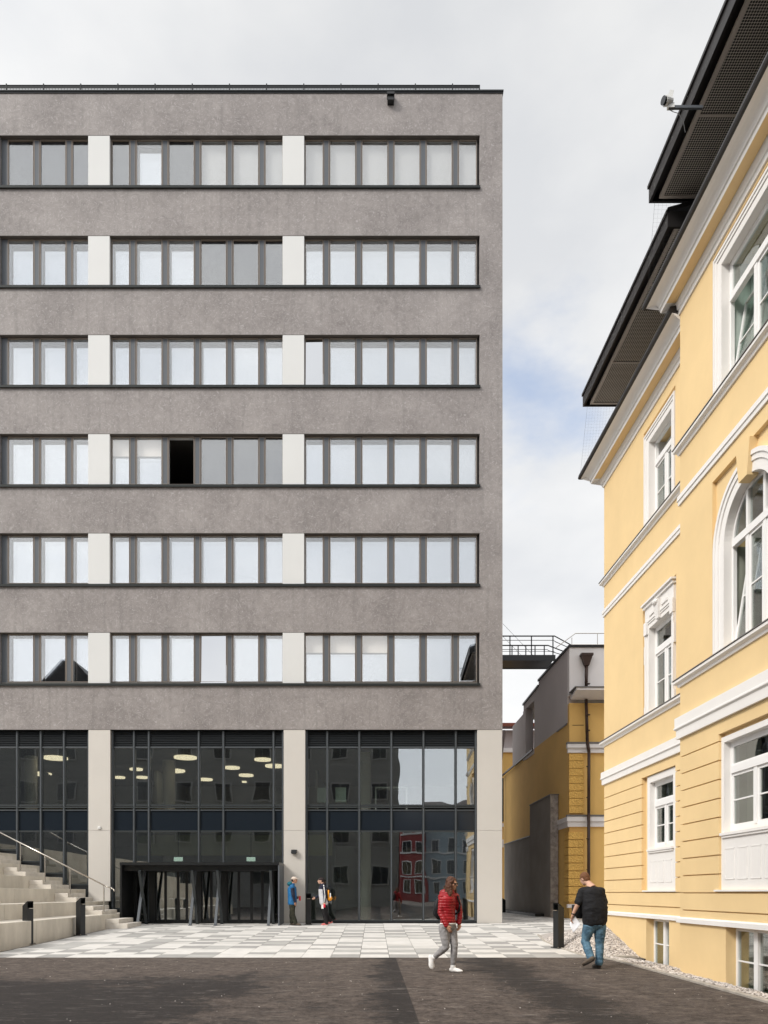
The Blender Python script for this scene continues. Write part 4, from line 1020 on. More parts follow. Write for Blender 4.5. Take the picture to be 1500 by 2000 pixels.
    if style == 'ground':
        s_.box(tc-hw, tc+hw, oo-.01, fo, zz0+.0, z0-.02, T=PT)
        s_.box(tc-hw-.06, tc+hw+.06, oo-.01, fo+.05, z0-.06, z0-.015, T=PT); s_.box(tc-hw-.03, tc+hw+.03, oo, fo+.03, z0-.10, z0-.06, T=PT)
        npan = 4 if hw > .7 else 3; wp = 2*hw/npan
        for i in range(npan):
            a = tc-hw+i*wp+.055; b = a+wp-.11
            ph = z0-.28; pl = zz0+.17
            for e_ in ((a, a+.012, pl, ph), (b-.012, b, pl, ph), (a, b, ph-.012, ph), (a, b, pl, pl+.012)): s_.box(e_[0], e_[1], fo, fo+.008, e_[2], e_[3], T=PT)
            s_.box(a+.012, b-.012, fo, fo+.003, pl+.012, ph-.012, T=PT)
        s_.box(tc-hw-tw-.12, tc+hw+tw+.12, oo-.01, o+.03, zz0-.03, zz0-.001, T=PT)
    s_.build('surround', 'white_trim', wo)
    return wo
# near bay
ywin(TC, .86, zn(9.85), zn(12.09), ON, zn(11.45), [TC], .235, 'plain', 'curtain_green', tilt=1)
ywin(TC, .78, zn(5.30), zn(7.93), ON, zn(7.16), [TC-.26, TC+.26], .31, 'arch', 'curtain', tilt=2)
ywin(TC, .83, zn(2.20), zn(3.76), ON, zn(3.27), [TC], .092, 'ground', 'curtain', trim_z0=1.20)
for tc, tl in ((TCF, None), (TC2, None)):
    ywin(tc, .60, 9.24, 11.13, 0, 10.62, [tc], .22, 'toptilt', 'curtain_white')
    ywin(tc, .60, 5.07, 7.0, 0, 6.45, [tc], .17, 'hood', 'curtain')
    ywin(tc, .62, 2.12, 3.585, 0, 3.10, [tc], .14, 'ground', 'curtain', trim_z0=1.20)
def base_win(ta, tb, o):
    of = o-.17; w_ = MB(); f = .06; za, zb = -.66, .575
    w_.box(ta, ta+f, of-.06, of, za, zb, T=PT); w_.box(tb-f, tb, of-.06, of, za, zb, T=PT); w_.box(ta+f, tb-f, of-.06, of, zb-f, zb, T=PT); w_.box(ta+f, tb-f, of-.06, of, za, za+f, T=PT)
    m_ = (ta+tb)/2; w_.box(m_-.06, m_+.06, of-.06, of+.015, za+f, zb-f, T=PT); w_.box(ta+f, m_-.06, of-.05, of-.01, .02-.012, .02+.012, T=PT); w_.box(m_+.06, tb-f, of-.05, of-.01, .02-.012, .02+.012, T=PT)
    wo = w_.build('window', 'window_white', yb_)
    for a, b in ((ta+f, m_-.06), (m_+.06, tb-f)): MB().box(a-.005, b+.005, of-.035, of-.025, za+f-.005, zb-f+.005, T=PT).build('pane', 'glass_old', wo)
    m = MB(); m.box(m_+.12, tb-.02, of-.22, of-.20, za, zb, T=PT)
    z = za
    while z < zb: m.box(ta+.05, m_+.0, of-.16, of-.13, z, z+.004, T=PT); z += .05
    m.build('curtain', 'curtain', wo)
base_win(TC-.65, TC+.67, ON); base_win(TCF-.53, TCF+.71, 0); base_win(TC2-.53, TC2+.71, 0)
# floodlight on its arm at the eave
te = 12.9; zc = zat(210, te) ; xe_ = at(1342, te)
fl = thing('floodlight', 'white floodlight on a thin arm sticking out from the yellow building roof', 'floodlight', (at(1300, te), te, zc))
MB().box(at(1306, te), at(1372, te), te-.02, te+.02, zc-.022, zc+.022).build('arm', 'flap_grey', fl)
mb = MB(); xh = at(1300, te); q = Matrix.Rotation(R(28), 3, 'Y').to_quaternion()
mb.tube((xh+.10, te, zc+.10), (xh-.02, te-.03, zc+.08), .055, 14, 0, .075); mb.prism([(xh+.02, te-.05, zc+.16), (xh+.06, te-.05, zc+.25), (xh+.12, te-.05, zc+.24), (xh+.10, te-.05, zc+.12)], (0, .1, 0)); mb.box(xh+.03, xh+.14, te-.03, te+.03, zc-.02, zc+.06)
mb.build('housing', 'plastic_white', fl); MB().tube((xh-.02, te-.03, zc+.08), (xh-.06, te-.045, zc+.075), .062, 14).build('lens', 'lens_dark', fl)
MB().path([(xh+.05, te, zc-.03), (xh+.12, te, zc-.07), (xh+.22, te, zc-.10), (xh+.30, te, zc-.25), (xh+.33, te, zc-.42)], .005, 5).build('cable', 'net_cord', fl)

# ================================================================== ANNEX BEHIND
an = thing('annex_building', 'ochre and grey building in the passage behind, with a dark grey box storey', 'building', (9, 34, 0))
def XA(d): return 9.769-.03267*d
def PA(d, o, z): return Vector((XA(d)-o, d, z))
def tA(px): return 14654/(px-681)
def sideprism(pts, o1, o0, m, mi=0): m.prism([PA(d, o1, z) for d, z in pts], Vector((o1-o0, 0, 0)), mi)
AF = 34.0
mb = MB(); sideprism([(AF+.3, 8.72), (AF+.3, 12.0), (39.5, 12.0), (39.5, 11.74), (40.4, 11.7), (40.4, 8.72)], 0, -.4, mb)
sideprism([(40.4, 11.25), (40.4, 11.7), (42.9, 11.6), (42.9, 11.3)], 0, -.4, mb); sideprism([(42.3, 8.5), (42.3, 11.25), (42.9, 11.25), (42.9, 8.5)], 0.03, -.4, mb)
sideprism([(40.4, 8.45), (40.4, 8.72), (42.3, 8.72), (42.3, 8.45)], 0.03, -.4, mb); sideprism([(42.9, 8.72), (42.9, 11.2), (46, 11.1), (46, 8.72)], -.05, -.4, mb)
mb.build('upper_storey', 'annex_grey', an)
mb = MB(); sideprism([(40.42, 8.8), (40.42, 11.2), (42.28, 11.2), (42.28, 8.8)], -.45, -.5, mb, 1); sideprism([(41.0, 8.8), (41.0, 11.2), (41.1, 11.2), (41.1, 8.8)], -.40, -.45, mb, 0)
sideprism([(41.1, 8.8), (41.1, 9.7), (41.7, 9.7), (41.7, 8.8)], -.3, -.45, mb, 2)
mb.build('window', ['dark_metal', 'pane_dark', 'annex_grey'], an)
xA0 = XA(AF)
MB().box(xA0, 18, AF, AF+.3, zat(1358, AF), 12.0).build('front_parapet', 'annex_light', an)
mb = MB(); mb.box(xA0-.05, 18, AF-.06, AF+.4, 12.0, 12.10); mb.prism([PA(AF+.4, .06, 12.0), PA(39.5, .06, 12.0), PA(39.5, .06, 12.1), PA(AF+.4, .06, 12.1)], (.3, 0, 0)); mb.prism([PA(39.5, .06, 11.74), PA(42.95, .06, 11.6), PA(42.95, .06, 11.7), PA(39.5, .06, 11.84)], (.3, 0, 0)); mb.build('roof_edge', 'roof_dark', an)
MB().box(xA0+.3, 18, AF+.3, 46, 11.5, 11.6).build('roof', 'roof_grey', an)
# cornice slab
zc1 = zat(1357, AF)
MB().prism([(xA0+.05, AF-1.0, zc1-.04), (18, AF-1.0, zc1-.04), (18, AF+.0, zc1-.22), (xA0+.05, AF, zc1-.22)], (0, 0, .10)).build('cornice', 'annex_light', an)
MB().box(xA0-.02, 18, AF-1.06, AF, zc1+.065, zc1+.10).build('cornice_flashing', 'lead_flashing', an)
# ochre walls
mb = MB(); sideprism([(AF+.3, 0), (AF+.3, 8.72), (43.5, 8.72), (43.5, 0)], 0, -.4, mb); sideprism([(43.5, 0), (43.5, 8.72), (49, 8.5), (49, 0)], -.12, -.5, mb)
mb.build('side_wall', 'ochre_wall', an)
mb = MB(); sideprism([(40.6, 8.65), (40.6, 8.76), (49, 8.6), (49, 8.5)], .08, 0, mb); mb.build('edge_trim', 'brown_pipe', an); mb = MB(); sideprism([(36.0, 8.66), (AF+.3, 8.66), (AF+.3, 8.72), (36, 8.72)], .03, 0, mb); mb.build('edge_trim', 'brown_pipe', an)
mb = MB(); mb.box(xA0, 18, AF, AF+.3, -.3, zat(1382, AF)+.2); mb.box(xA0+.62, 18, AF-.0, AF+.02, 0, 1); mb.build('front_wall', 'ochre_wall', an)
# quoins
qx0, qx1 = xA0-.03, at(1139, AF)
zq = zat(1590, AF)+.02
mb = MB(); z = zq; h = (zat(1472, AF)-zq)/8
for i in range(8): mb.box(qx0, qx1, AF-.09, AF+.02, z+.012, z+h-.012); z += h
mb.build('quoins', 'ochre_rough', an); mb = MB()
z = zat(1762, AF); h = (zat(1617, AF)-z)/9.5
for i in range(9):
    mb.box(qx0-.03, qx1, AF-.10, AF+.7, z+.014, z+h-.014); z += h
mb.build('quoins', 'ochre_rough', an)
for (pa, pb, pr, nm) in ((1451, 1471, .22, 'a'), (1592, 1615, .18, 'b')):
    mb = MB(); z1, z0 = zat(pa, AF), zat(pb, AF); wrap = nm == 'b'
    mb.box(xA0-.12 if wrap else xA0+.0, 18, AF-pr, AF+(1.9 if wrap else 0), z0, z0+(z1-z0)*.45) if False else mb.box(xA0-.10, 18, AF-pr*.6, AF-.001, z0, z0+(z1-z0)*.45)
    mb.box(xA0-.14, 18, AF-pr, AF-.001, z0+(z1-z0)*.45, z1-.08)
    if wrap: mb.box(xA0-.14, xA0+.3, AF, 35.75, z0+(z1-z0)*.45, z1-.08); mb.box(xA0-.09, xA0+.3, AF, 35.75, z0, z0+(z1-z0)*.45)
    mb.build('string_course', 'annex_light', an)
    mb = MB(); mb.box(xA0-.15, 18, AF-pr-.02, AF-.001, z1-.08, z1); mb.build('flashing', 'lead_flashing', an)
mb = MB(); mb.box(xA0-.12, 18, AF-.16, AF-.001, zat(1773, AF), zat(1766, AF)); mb.build('base_course', 'annex_light', an)
mb = MB(); zz = zat(1416, AF); mb.box(at(1118, AF), at(1140, AF), AF-.012, AF, zz-.02, zz); mb.build('ledge', 'brown_pipe', an)
# downpipe with hopper
dp = tag(thing('downpipe', 'brown downpipe with a funnel head on the front of the ochre building', 'downpipe', (at(1146, AF), AF-.1, 0)))
xp = at(1145.5, AF-.15); yp = AF-.16
zh0, zh1 = zat(1300, yp), zat(1277, yp)
m = MB(); a, b = .10, .235; vs = [(xp-a, yp-.09, zh0), (xp+a, yp-.09, zh0), (xp+a, yp+.09, zh0), (xp-a, yp+.09, zh0), (xp-b, yp-.14, zh1-.1), (xp+b, yp-.14, zh1-.1), (xp+b, yp+.14, zh1-.1), (xp-b, yp+.14, zh1-.1)]
m.add(vs, [(0, 3, 2, 1), (4, 5, 6, 7), (0, 1, 5, 4), (1, 2, 6, 5), (2, 3, 7, 6), (3, 0, 4, 7)]); m.box(xp-b-.03, xp+b+.03, yp-.16, yp+.15, zh1-.1, zh1); m.build('hopper', 'brown_pipe', dp)
m = MB(); m.path([(xp, yp, zh0), (xp-.02, yp, zc1+.14)], .07, 10); m.path([(xp-.02, yp, zc1-.25), (xp+.02, yp-.05, zat(1450, AF)), (xp+.06, yp-.16, zat(1472, AF)), (xp+.06, yp-.12, zat(1590, AF)), (xp+.06, yp-.12, 0.0)], .07, 10); m.build('pipe', 'brown_pipe', dp, smooth=True)
m = MB(); 
for py in (1340, 1400, 1430, 1500, 1560, 1640, 1700): m.tube((xp+.04, yp-.12, zat(py, AF)), (xp+.04, yp-.12, zat(py, AF)+.04), .085, 10)
m.build('bracket', 'brown_pipe', dp)
m = MB(); m.path([(XA(48.6)-.2, 48.6, 0), (XA(48.6)-.2, 48.6, 9.0), (XA(48.6)+.25, 49.6, 11.6)], .09, 8); tag(m.build('downpipe', 'brown_pipe'), 'reddish brown downpipe far back in the passage beside the grey building', 'downpipe')
# low dark wall
lw = thing('low_wall', 'dark grey stepped garden wall along the passage in front of the ochre building', 'wall', (8.3, 40, 0))
def OL(d): return .42
mb = MB(); z1 = lambda d, y: zat(y, d)
Xl = lambda px, d: at(px, d)
d0, d1, d2 = 35.7, 39.6, 50.
x0_, x1_, x2_ = at(1075, d0), at(1034.8, 39.2), at(985, 47.5)
mb.prism([(x0_, d0, -.1), (x1_, 39.2, -.1), (x1_, 39.2, zat(1574, 39.2)), (x0_, d0, zat(1553, d0))], (.36, 0, 0))
mb.prism([(x1_, 39.2, -.1), (x2_, 47.5, -.1), (x2_, 47.5, zat(1650, 47.5)), (x1_, 39.2, zat(1634, 39.2))], (.36, 0, 0)); mb.build('wall', 'low_wall', lw)
MB().box(x0_, x0_+.36, d0-.02, d0-.002, -.1, zat(1553, d0)).build('end_face', 'low_wall_end', lw)
mb = MB(); mb.prism([(x0_-.03, d0-.05, zat(1553, d0)), (x1_-.03, 39.2, zat(1574, 39.2)), (x1_-.03, 39.2, zat(1574, 39.2)+.05), (x0_-.03, d0-.05, zat(1553, d0)+.05)], (.42, 0, 0)); mb.prism([(x1_-.04, 39.2, zat(1634, 39.2)), (x2_-.04, 47.5, zat(1650, 47.5)), (x2_-.04, 47.5, zat(1650, 47.5)+.05), (x1_-.04, 39.2, zat(1634, 39.2)+.05)], (.4, 0, 0)); mb.build('coping', 'lead_flashing', lw)
mb = MB(); mb.prism([(x0_-.5, d0+1, .0), (x2_-.5, 47, 0), (x2_-.5, 47, .14), (x0_-.5, d0+1, .14)], (.5, 0, 0)); tag(mb.build('planter_edge', 'black_metal'), 'low black edging strip at the foot of the dark wall', 'edging')
# building farther back
fb = thing('rear_house', 'ochre house seen in a narrow strip behind the annex, with red roof edge', 'house', (10, 52, 0))
MB().box(8.45, 18, 52, 66, 0, zat(1470, 52)).build('wall', 'ochre_wall', fb)
mb = MB(); mb.box(8.2, 18, 51.8, 66, zat(1470, 52), zat(1462, 52)); mb.box(8.35, 18, 51.9, 52, zat(1655, 52), zat(1640, 52)); mb.box(8.35, 18, 51.92, 52, zat(1615, 52), zat(1608, 52)); mb.build('trim', 'annex_light', fb)
mb = MB(); mb.box(8.62, 9.05, 51.9, 52, zat(1605, 52), zat(1520, 52)); mb.build('window', 'pane_dark', fb)
mb = MB(); mb.box(8.3, 18, 53, 60, zat(1462, 52), zat(1420, 52)); mb.build('glazed_storey', 'annex_grey', fb)
mb = MB(); mb.prism([(8.1, 51.6, zat(1420, 52)), (18, 51.6, zat(1420, 52)), (18, 56, zat(1408, 52)+.3), (8.1, 56, zat(1408, 52)+.3)], (0, 0, .2)); mb.build('roof', 'red_roof', fb)
# footbridge
br = thing('footbridge', 'dark steel footbridge linking the grey block to the annex roof', 'footbridge', (8, 38, 12))
B0, B1 = 38.0, 39.5; zb0 = zat(1290, B0); zb1 = zat(1279, B0); xbl = XE-.3; xbr = at(1085, B0)
mb = MB(); mb.box(xbl, xbr, B0, B0+.12, zb0, zb1); mb.box(xbl, at(1082, B1), B1-.12, B1, zb0, zb1); mb.box(xbl, xbr-.1, B0+.12, B1-.12, zb0+.02, zb0+.12); mb.build('deck', 'black_metal', br)
for nm, yy, top, pxs, xe2 in (('railing', B0+.03, 1241, (996, 1038, 1080), 1083), ('railing', B1-.03, 1243, (1000, 1012, 1027, 1045, 1063), 1070)):
    mb = MB(); zt = zat(1241, B0); xr = at(xe2, yy)
    mb.box(xbl, xr, yy-.025, yy+.025, zt-.05, zt)
    if yy > 39: zt2 = zat(1262, yy); 
    for px in pxs: mb.box(at(px, yy)-.025, at(px, yy)+.025, yy-.02, yy+.02, zb1, zt)
    zl = zb1+.18; mb.tube((xbl, yy, zl), (xr, yy, zl), .012, 6); mb.tube((xbl, yy, zl+.55), (xr, yy, zl+.55), .015, 6)
    # slope down to the annex roof
    mb.path([(xr, yy, zt-.02), (at(1112, yy), yy-.5, zt-.65)], .03, 6); mb.path([(xr, yy, zl+.5), (at(1108, yy), yy-.5, zl+.0)], .02, 6)
    mb.build(nm, 'dark_metal', br)
mb = MB(); mb.path([(at(982, 38.6), 38.6, zat(1218, 38.6)), (at(1045, 38.6), 38.6, zat(1284, 38.6))], .008, 4); mb.path([(at(982, 39.4), 39.4, zat(1243, 39.4)), (at(1022, 39.4), 39.4, zat(1284, 39.4))], .008, 4); mb.build('cable', 'dark_metal', br)
# thin railing on annex roof
ry = AF+1.6
mb = MB(); zt = zat(1237, ry); zm = zat(1259, ry); zb = 11.6
def RA(px, z): return (at(px, ry), ry, z)
mb.path([RA(1086, zb+.9), RA(1124, zt), RA(1260, zt)], .02, 6); mb.path([RA(1093, zb+.35), RA(1118, zm), RA(1260, zm)], .017, 6)
for px in (1117, 1167, 1215, 1258): mb.tube(RA(px, zb), RA(px, zt if px > 1120 else zt-.2), .017, 6)
tag(mb.build('roof_railing', 'steel'), 'thin steel safety railing on the annex roof', 'railing')

# ================================================================== BUILDINGS BEHIND THE CAMERA (seen in the glass)
def facade_windows(root, x0, x1, z0, z1, y, nx, nz, ww, wh, trim, glass, n_sign=1):
    fr = MB(); b = .12
    fr.box(-ww/2-b, ww/2+b, -.06, 0, -b, 0); fr.box(-ww/2-b, ww/2+b, -.06, 0, wh, wh+b); fr.box(-ww/2-b, -ww/2, -.06, 0, 0, wh); fr.box(ww/2, ww/2+b, -.06, 0, 0, wh); fr.box(-.04, .04, -.04, .0, 0, wh)
    fm = fr.mesh('window', [trim]); pm = MB().box(-ww/2, ww/2, -.03, .0, 0, wh).mesh('pane', [glass])
    for i in range(nx):
        for j in range(nz):
            x = x0+(i+.5)*(x1-x0)/nx; z = z0+(j+.25)*(z1-z0)/nz
            o = inst('window', fm, root, (x, y+.065, z)); inst('pane', pm, o, (x, y+.065, z))
ab = thing('apartment_block', 'dark grey apartment block with gabled roof across the yard, mirrored in the glass', 'building', (-20, -8, 0))
MB().box(-45, 2.2, -22, -8, -.3, 19).build('wall', 'block_dark', ab)
MB().box(-45.3, 2.5, -22.3, -7.7, 19, 19.25).build('roof', 'roof_dark', ab)
mb = MB(); pk = -26.8; mb.prism([(pk-2.6, -9, 19.25), (pk+2.6, -9, 19.25), (pk+.5, -9, 21.5), (pk-.5, -9, 21.5)], (0, -8, 0)); mb.build('dormer', 'roof_dark', ab)
facade_windows(ab, -45, 2.2, 1.0, 19, -8, 14, 5, 1.3, 1.5, 'block_trim', 'pane_dark')
bh = thing('blue_house', 'pale blue three storey house at the end of the yard, mirrored in the glass', 'house', (14, -71, 0))
MB().box(8.8, 28, -84, -71, -.3, 14.0).build('wall', 'house_blue', bh)
mb = MB(); mb.prism([(8.4, -70.5, 14.0), (28.4, -70.5, 14.0), (28.4, -77, 17.), (8.4, -77, 17.)], (0, 0, .2)); mb.build('roof', 'house_roof', bh)
mb = MB()
for z in (3.6, 7.6, 11.3, 13.6): mb.box(8.7, 28, -71, -70.85, z, z+.3)
mb.build('string_course', 'house_trim', bh); facade_windows(bh, 9, 28, .4, 13.6, -71, 7, 4, 1.2, 1.9, 'house_trim', 'pane_dark')
rh = thing('red_house', 'dark red three storey house beside the pale blue one, mirrored in the glass', 'house', (6, -69, 0))
MB().box(4.6, 8.6, -84, -69, -.3, 13.2).build('wall', 'house_red', rh)
mb = MB(); mb.prism([(4.3, -68.5, 13.2), (8.8, -68.5, 13.2), (8.8, -76, 16), (4.3, -76, 16)], (0, 0, .2)); mb.build('roof', 'house_roof', rh)
mb = MB()
for z in (3.6, 7.4, 10.4): mb.box(4.5, 8.6, -69, -68.85, z, z+.3)
mb.build('string_course', 'house_trim', rh); facade_windows(rh, 4.6, 8.6, .4, 13.2, -69, 2, 4, 1.1, 1.8, 'house_trim', 'pane_dark')
oh = thing('ochre_house', 'ochre house left of the red one, mirrored in the glass', 'house', (-1, -75, 0))
MB().box(-8, 4.4, -86, -75, -.3, 12).build('wall', 'house_ochre', oh); MB().prism([(-8.3, -74.6, 12), (4.6, -74.6, 12), (4.6, -80, 15), (-8.3, -80, 15)], (0, 0, .2)).build('roof', 'house_roof', oh)
facade_windows(oh, -8, 4.4, .4, 12, -75, 5, 4, 1.1, 1.7, 'house_trim', 'pane_dark')

# ================================================================== PEOPLE
def remesh(mb, vox, smooth_it=6, fac=.5):
    me = bpy.data.meshes.new('tmp'); me.from_pydata([Vector(v) for v in mb.v], [], mb.f)
    bm = bmesh.new(); bm.from_mesh(me); bmesh.ops.recalc_face_normals(bm, faces=bm.faces); bm.to_mesh(me); bm.free()
    ob = bpy.data.objects.new('tmp', me); COL.objects.link(ob)
    r = ob.modifiers.new('r', 'REMESH'); r.mode = 'VOXEL'; r.voxel_size = vox; r.use_smooth_shade = True
    s = ob.modifiers.new('s', 'SMOOTH'); s.iterations = smooth_it; s.factor = fac
    dg = bpy.context.evaluated_depsgraph_get(); out = bpy.data.meshes.new_from_object(ob.evaluated_get(dg))
    bpy.data.objects.remove(ob); bpy.data.meshes.remove(me)
    for p in out.polygons: p.use_smooth = True
    return out
def limb(mb, p0, p1, r0, r1, n=12):
    mb.tube(p0, p1, r0, n, 0, r1); mb.ball(p0, (r0,)*3, n, 8); mb.ball(p1, (r1,)*3, n, 8)
def part_obj(name, me, mats, parent, post=None):
    me.name = name; me.materials.clear()
    for m_ in ([mats] if isinstance(mats, str) else mats): me.materials.append(MAT[m_])
    if post: post(me)
    o = bpy.data.objects.new(name, me); COL.objects.link(o); o.parent = parent; return o
class Fig:
    """figure in local metres: x right, y away from camera, z up; f = facing direction"""
    def __init__(s, loc, label, facing, J, bulk=1., build=1.0):
        s.root = thing('person', label, 'person', loc); s.J = {k: Vector(v) for k, v in J.items()}
        s.f = Vector(facing).normalized(); s.b = bulk
    def q(s, up, f=None):
        z = Vector(up).normalized(); f = Vector(f or s.f); x = f.cross(z).normalized(); y = z.cross(x)
        return Matrix((x, y, z)).transposed().to_quaternion()      # x = figure's right-ish side, y = forward
    def torso(s, mb, infl=0., hem=None, low=0., neck=True):
        J = s.J; up = (J['chest']-J['pelvis']).normalized(); q = s.q(up, s.J.get('tf')); b = s.b
        hw = (J['shR']-J['shL']).length/2
        A, B, C_ = J['pelvis'], J['waist'], J['chest']
        wid = s.J['_w'] if '_w' in s.J else Vector((.165, .145, .165)); dep = s.J['_d'] if '_d' in s.J else Vector((.115, .10, .12))
        n = 26
        for i in range(n+1):
            t = i/n
            p = A.lerp(B, t*2) if t < .5 else B.lerp(C_, t*2-1)
            ww = wid[0]+(wid[1]-wid[0])*t*2 if t < .5 else wid[1]+(wid[2]-wid[1])*(t*2-1)
            dd = dep[0]+(dep[1]-dep[0])*t*2 if t < .5 else dep[1]+(dep[2]-dep[1])*(t*2-1)
            if t < low: continue
            mb.ball(p, (ww+infl, dd+infl, .10+infl), 18, 10, q=q)
        for k in ('shR', 'shL'):
            mb.tube(C_+up*.04, J[k], .085+infl, 12, 0, .062*b+infl); mb.ball(J[k], (.062*b+infl,)*3, 12, 8)
        if neck: mb.tube(C_+up*.10, J['neck'], .09+infl*.5, 12, 0, .058+infl*.4)
    def head(s, mb, sc=1.):
        J = s.J; up = (J['head']-J['neck']).normalized()
        hf = Vector(J.get('hf', s.f)).normalized(); hu = Vector(J.get('hu', (0, 0, 1))); q = s.q(hu, hf); hc = J['head']
        fw = q @ Vector((0, 1, 0)); rt = q @ Vector((1, 0, 0)); u = q @ Vector((0, 0, 1))
        limb(mb, J['neck'], hc-u*.05-fw*.01, .055*sc, .052*sc)
        mb.ball(hc+u*.015-fw*.01, (.074*sc, .094*sc, .10*sc), 18, 12, q=q)
        mb.ball(hc-u*.045+fw*.028, (.056*sc, .062*sc, .072*sc), 14, 10, q=q)
        mb.ball(hc-u*.098+fw*.062, (.026, .022, .018), 10, 6, q=q)     # chin
        mb.tube(hc+fw*.080+u*.012, hc+fw*.112-u*.028, .008, 8, 0, .015); mb.ball(hc+fw*.108-u*.03, (.015, .014, .011), 8, 6, q=q)   # nose
        for e in (-1, 1):
            mb.ball(hc+fw*.083+rt*e*.026+u*.022, (.02, .010, .009), 8, 6, q=q)   # brow
            mb.ball(hc+rt*e*.076-u*.012-fw*.008, (.010, .02, .032), 8, 6, q=q)   # ear
            mb.ball(hc+rt*e*.040+fw*.06-u*.025, (.022, .018, .022), 8, 6, q=q)   # cheek
        mb.ball(hc+fw*.086-u*.062, (.022, .010, .006), 8, 5, q=q); mb.ball(hc+fw*.083-u*.073, (.018, .010, .006), 8, 5, q=q)   # lips
        s.hq = q; s.hc = hc; s.fw = fw; s.rt = rt; s.u = u
    def arm(s, mb, k, infl=0., a=0., b=1.):
        J = s.J; S, E, W = J['sh'+k], J['el'+k], J['wr'+k]
        limb(mb, S, E, .052*s.b+infl, .040*s.b+infl); limb(mb, E, W, .040*s.b+infl, .027*s.b+infl)
    def hand(s, mb, k, curl=.5, size=1.):
        J = s.J; W, H = J['wr'+k], J['ha'+k]; d = (H-W).normalized(); th = Vector(J.get('th'+k, s.f)); sd = (th-d*th.dot(d)).normalized(); pn = d.cross(sd).normalized()
        pc = W+d*.05*size
        q = Matrix((sd, pn, d)).transposed().to_quaternion()
        mb.ball(pc, (.041*size, .017*size, .052*size), 12, 8, q=q); limb(mb, W-d*.03, W+d*.02, .026, .024)
        pal = Vector(J.get('pa'+k, pn)); pal = (pal-d*pal.dot(d)).normalized()
        for i in range(4):
            ln = (.078, .086, .080, .062)[i]*size; off = (.029, .010, -.010, -.029)[i]*size
            a = pc+d*.042*size+sd*off; d1 = (d+pal*curl*.5).normalized(); d2 = (d+pal*curl*1.5).normalized(); d3 = (d*.5+pal*curl*2.4).normalized()
            b_ = a+d1*ln*.45; c = b_+d2*ln*.32; e = c+d3*ln*.25
            limb(mb, a, b_, .0095*size, .009*size, 8); limb(mb, b_, c, .009*size, .008*size, 8); limb(mb, c, e, .008*size, .007*size, 8)
        a = pc-d*.012+sd*.034*size; b_ = a+(d*.7+sd*.7+pal*.2).normalized()*.034*size; c = b_+(d+sd*.15+pal*.4).normalized()*.03*size
        limb(mb, a, b_, .012*size, .010*size, 8); limb(mb, b_, c, .010*size, .008*size, 8)
    def leg(s, mb, k, infl=0., upto=1., th=.082, kn=.055, an=.038):
        J = s.J; Hh, K, A = J['hi'+k], J['kn'+k], J['an'+k]; c1 = th*s.b+infl; c2 = kn*s.b**.5+infl
        limb(mb, Hh, Hh.lerp(K, .45), c1, (c1+c2)/2+.006); limb(mb, Hh.lerp(K, .45), K, (c1+c2)/2+.006, c2)
        M_ = K.lerp(A, .32); limb(mb, K, M_, c2, kn*1.0*s.b**.5+infl+.002); E = K.lerp(A, upto); limb(mb, M_, E, kn*s.b**.5+infl+.002, an+infl)
    def foot(s, mb, k, infl=0., sc=1.):
        J = s.J; A, Tt = J['an'+k], J['to'+k]; d = (Tt-A); fl = Vector((d.x, d.y, 0)).normalized()
        he = J.get('he'+k, A-Vector((0, 0, .05))-fl*.045)
        dd = (Tt-he).normalized(); up = Vector((0, 0, 1)); sd = dd.cross(up).normalized(); u2 = sd.cross(dd)
        q = Matrix((sd, dd, u2)).transposed().to_quaternion()
        m_ = he.lerp(Tt, .68); limb(mb, A, he.lerp(Tt, .22)+u2*.025, .036+infl, .034+infl)
        mb.ball(he+dd*.035+u2*.028, (.034+infl, .045+infl, .036+infl*.6), 12, 8, q=q); mb.ball(he.lerp(Tt, .45)+u2*.026, (.037+infl, .095+infl, .034+infl*.6), 12, 8, q=q)
        mb.ball(m_+u2*.018, (.045+infl, .075+infl, .026+infl*.6), 12, 8, q=q)
        return he, dd, u2, sd
    def body(s, skin, curlR=.5, curlL=.5, hs=1.):
        mb = MB(); s.torso(mb); s.head(mb, hs)
        for k in 'RL': s.arm(mb, k); s.leg(mb, k); s.foot(mb, k)
        s.hand(mb, 'R', curlR); s.hand(mb, 'L', curlL)
        return part_obj('body', remesh(mb, .0075, 3), skin, s.root)
    def eyes(s):
        for e in (-1, 1):
            MBs = MB(); MBs.ball(s.hc+s.fw*.079+s.rt*e*.028+s.u*.004, (.012, .010, .008), 8, 6, q=s.hq); part_obj('eye', MBs.mesh('eye', ['lens_dark'], True), 'lens_dark', s.root)
    def shoes(s, mat, infl=.014, mats=None, sole=None):
        for k in 'RL':
            mb = MB(); s.foot(mb, k, infl); sh = part_obj('shoe', remesh(mb, .009, 3), (mats or {}).get(k, mat), s.root)
            if sole:
                J = s.J; m2 = MB(); he, dd, u2, sd = s.foot(MB(), k); q = Matrix((sd, dd, u2)).transposed().to_quaternion()
                m2.ball(he.lerp(J['to'+k], .48)-u2*.012, (.05, .155, .014), 14, 6, q=q); part_obj('sole', m2.mesh('sole', [sole], True), sole, sh)
def folds(amp, sc, seed=0):
    def post(me):
        me.update(); ns = [v.normal.copy() for v in me.vertices]
        for v, n in zip(me.vertices, ns):
            p = v.co*sc; p.z *= 1.8
            v.co += n*amp*(mnoise.noise(p+Vector((seed, 0, 0)))+.5*mnoise.noise(p*2.3))
    return post

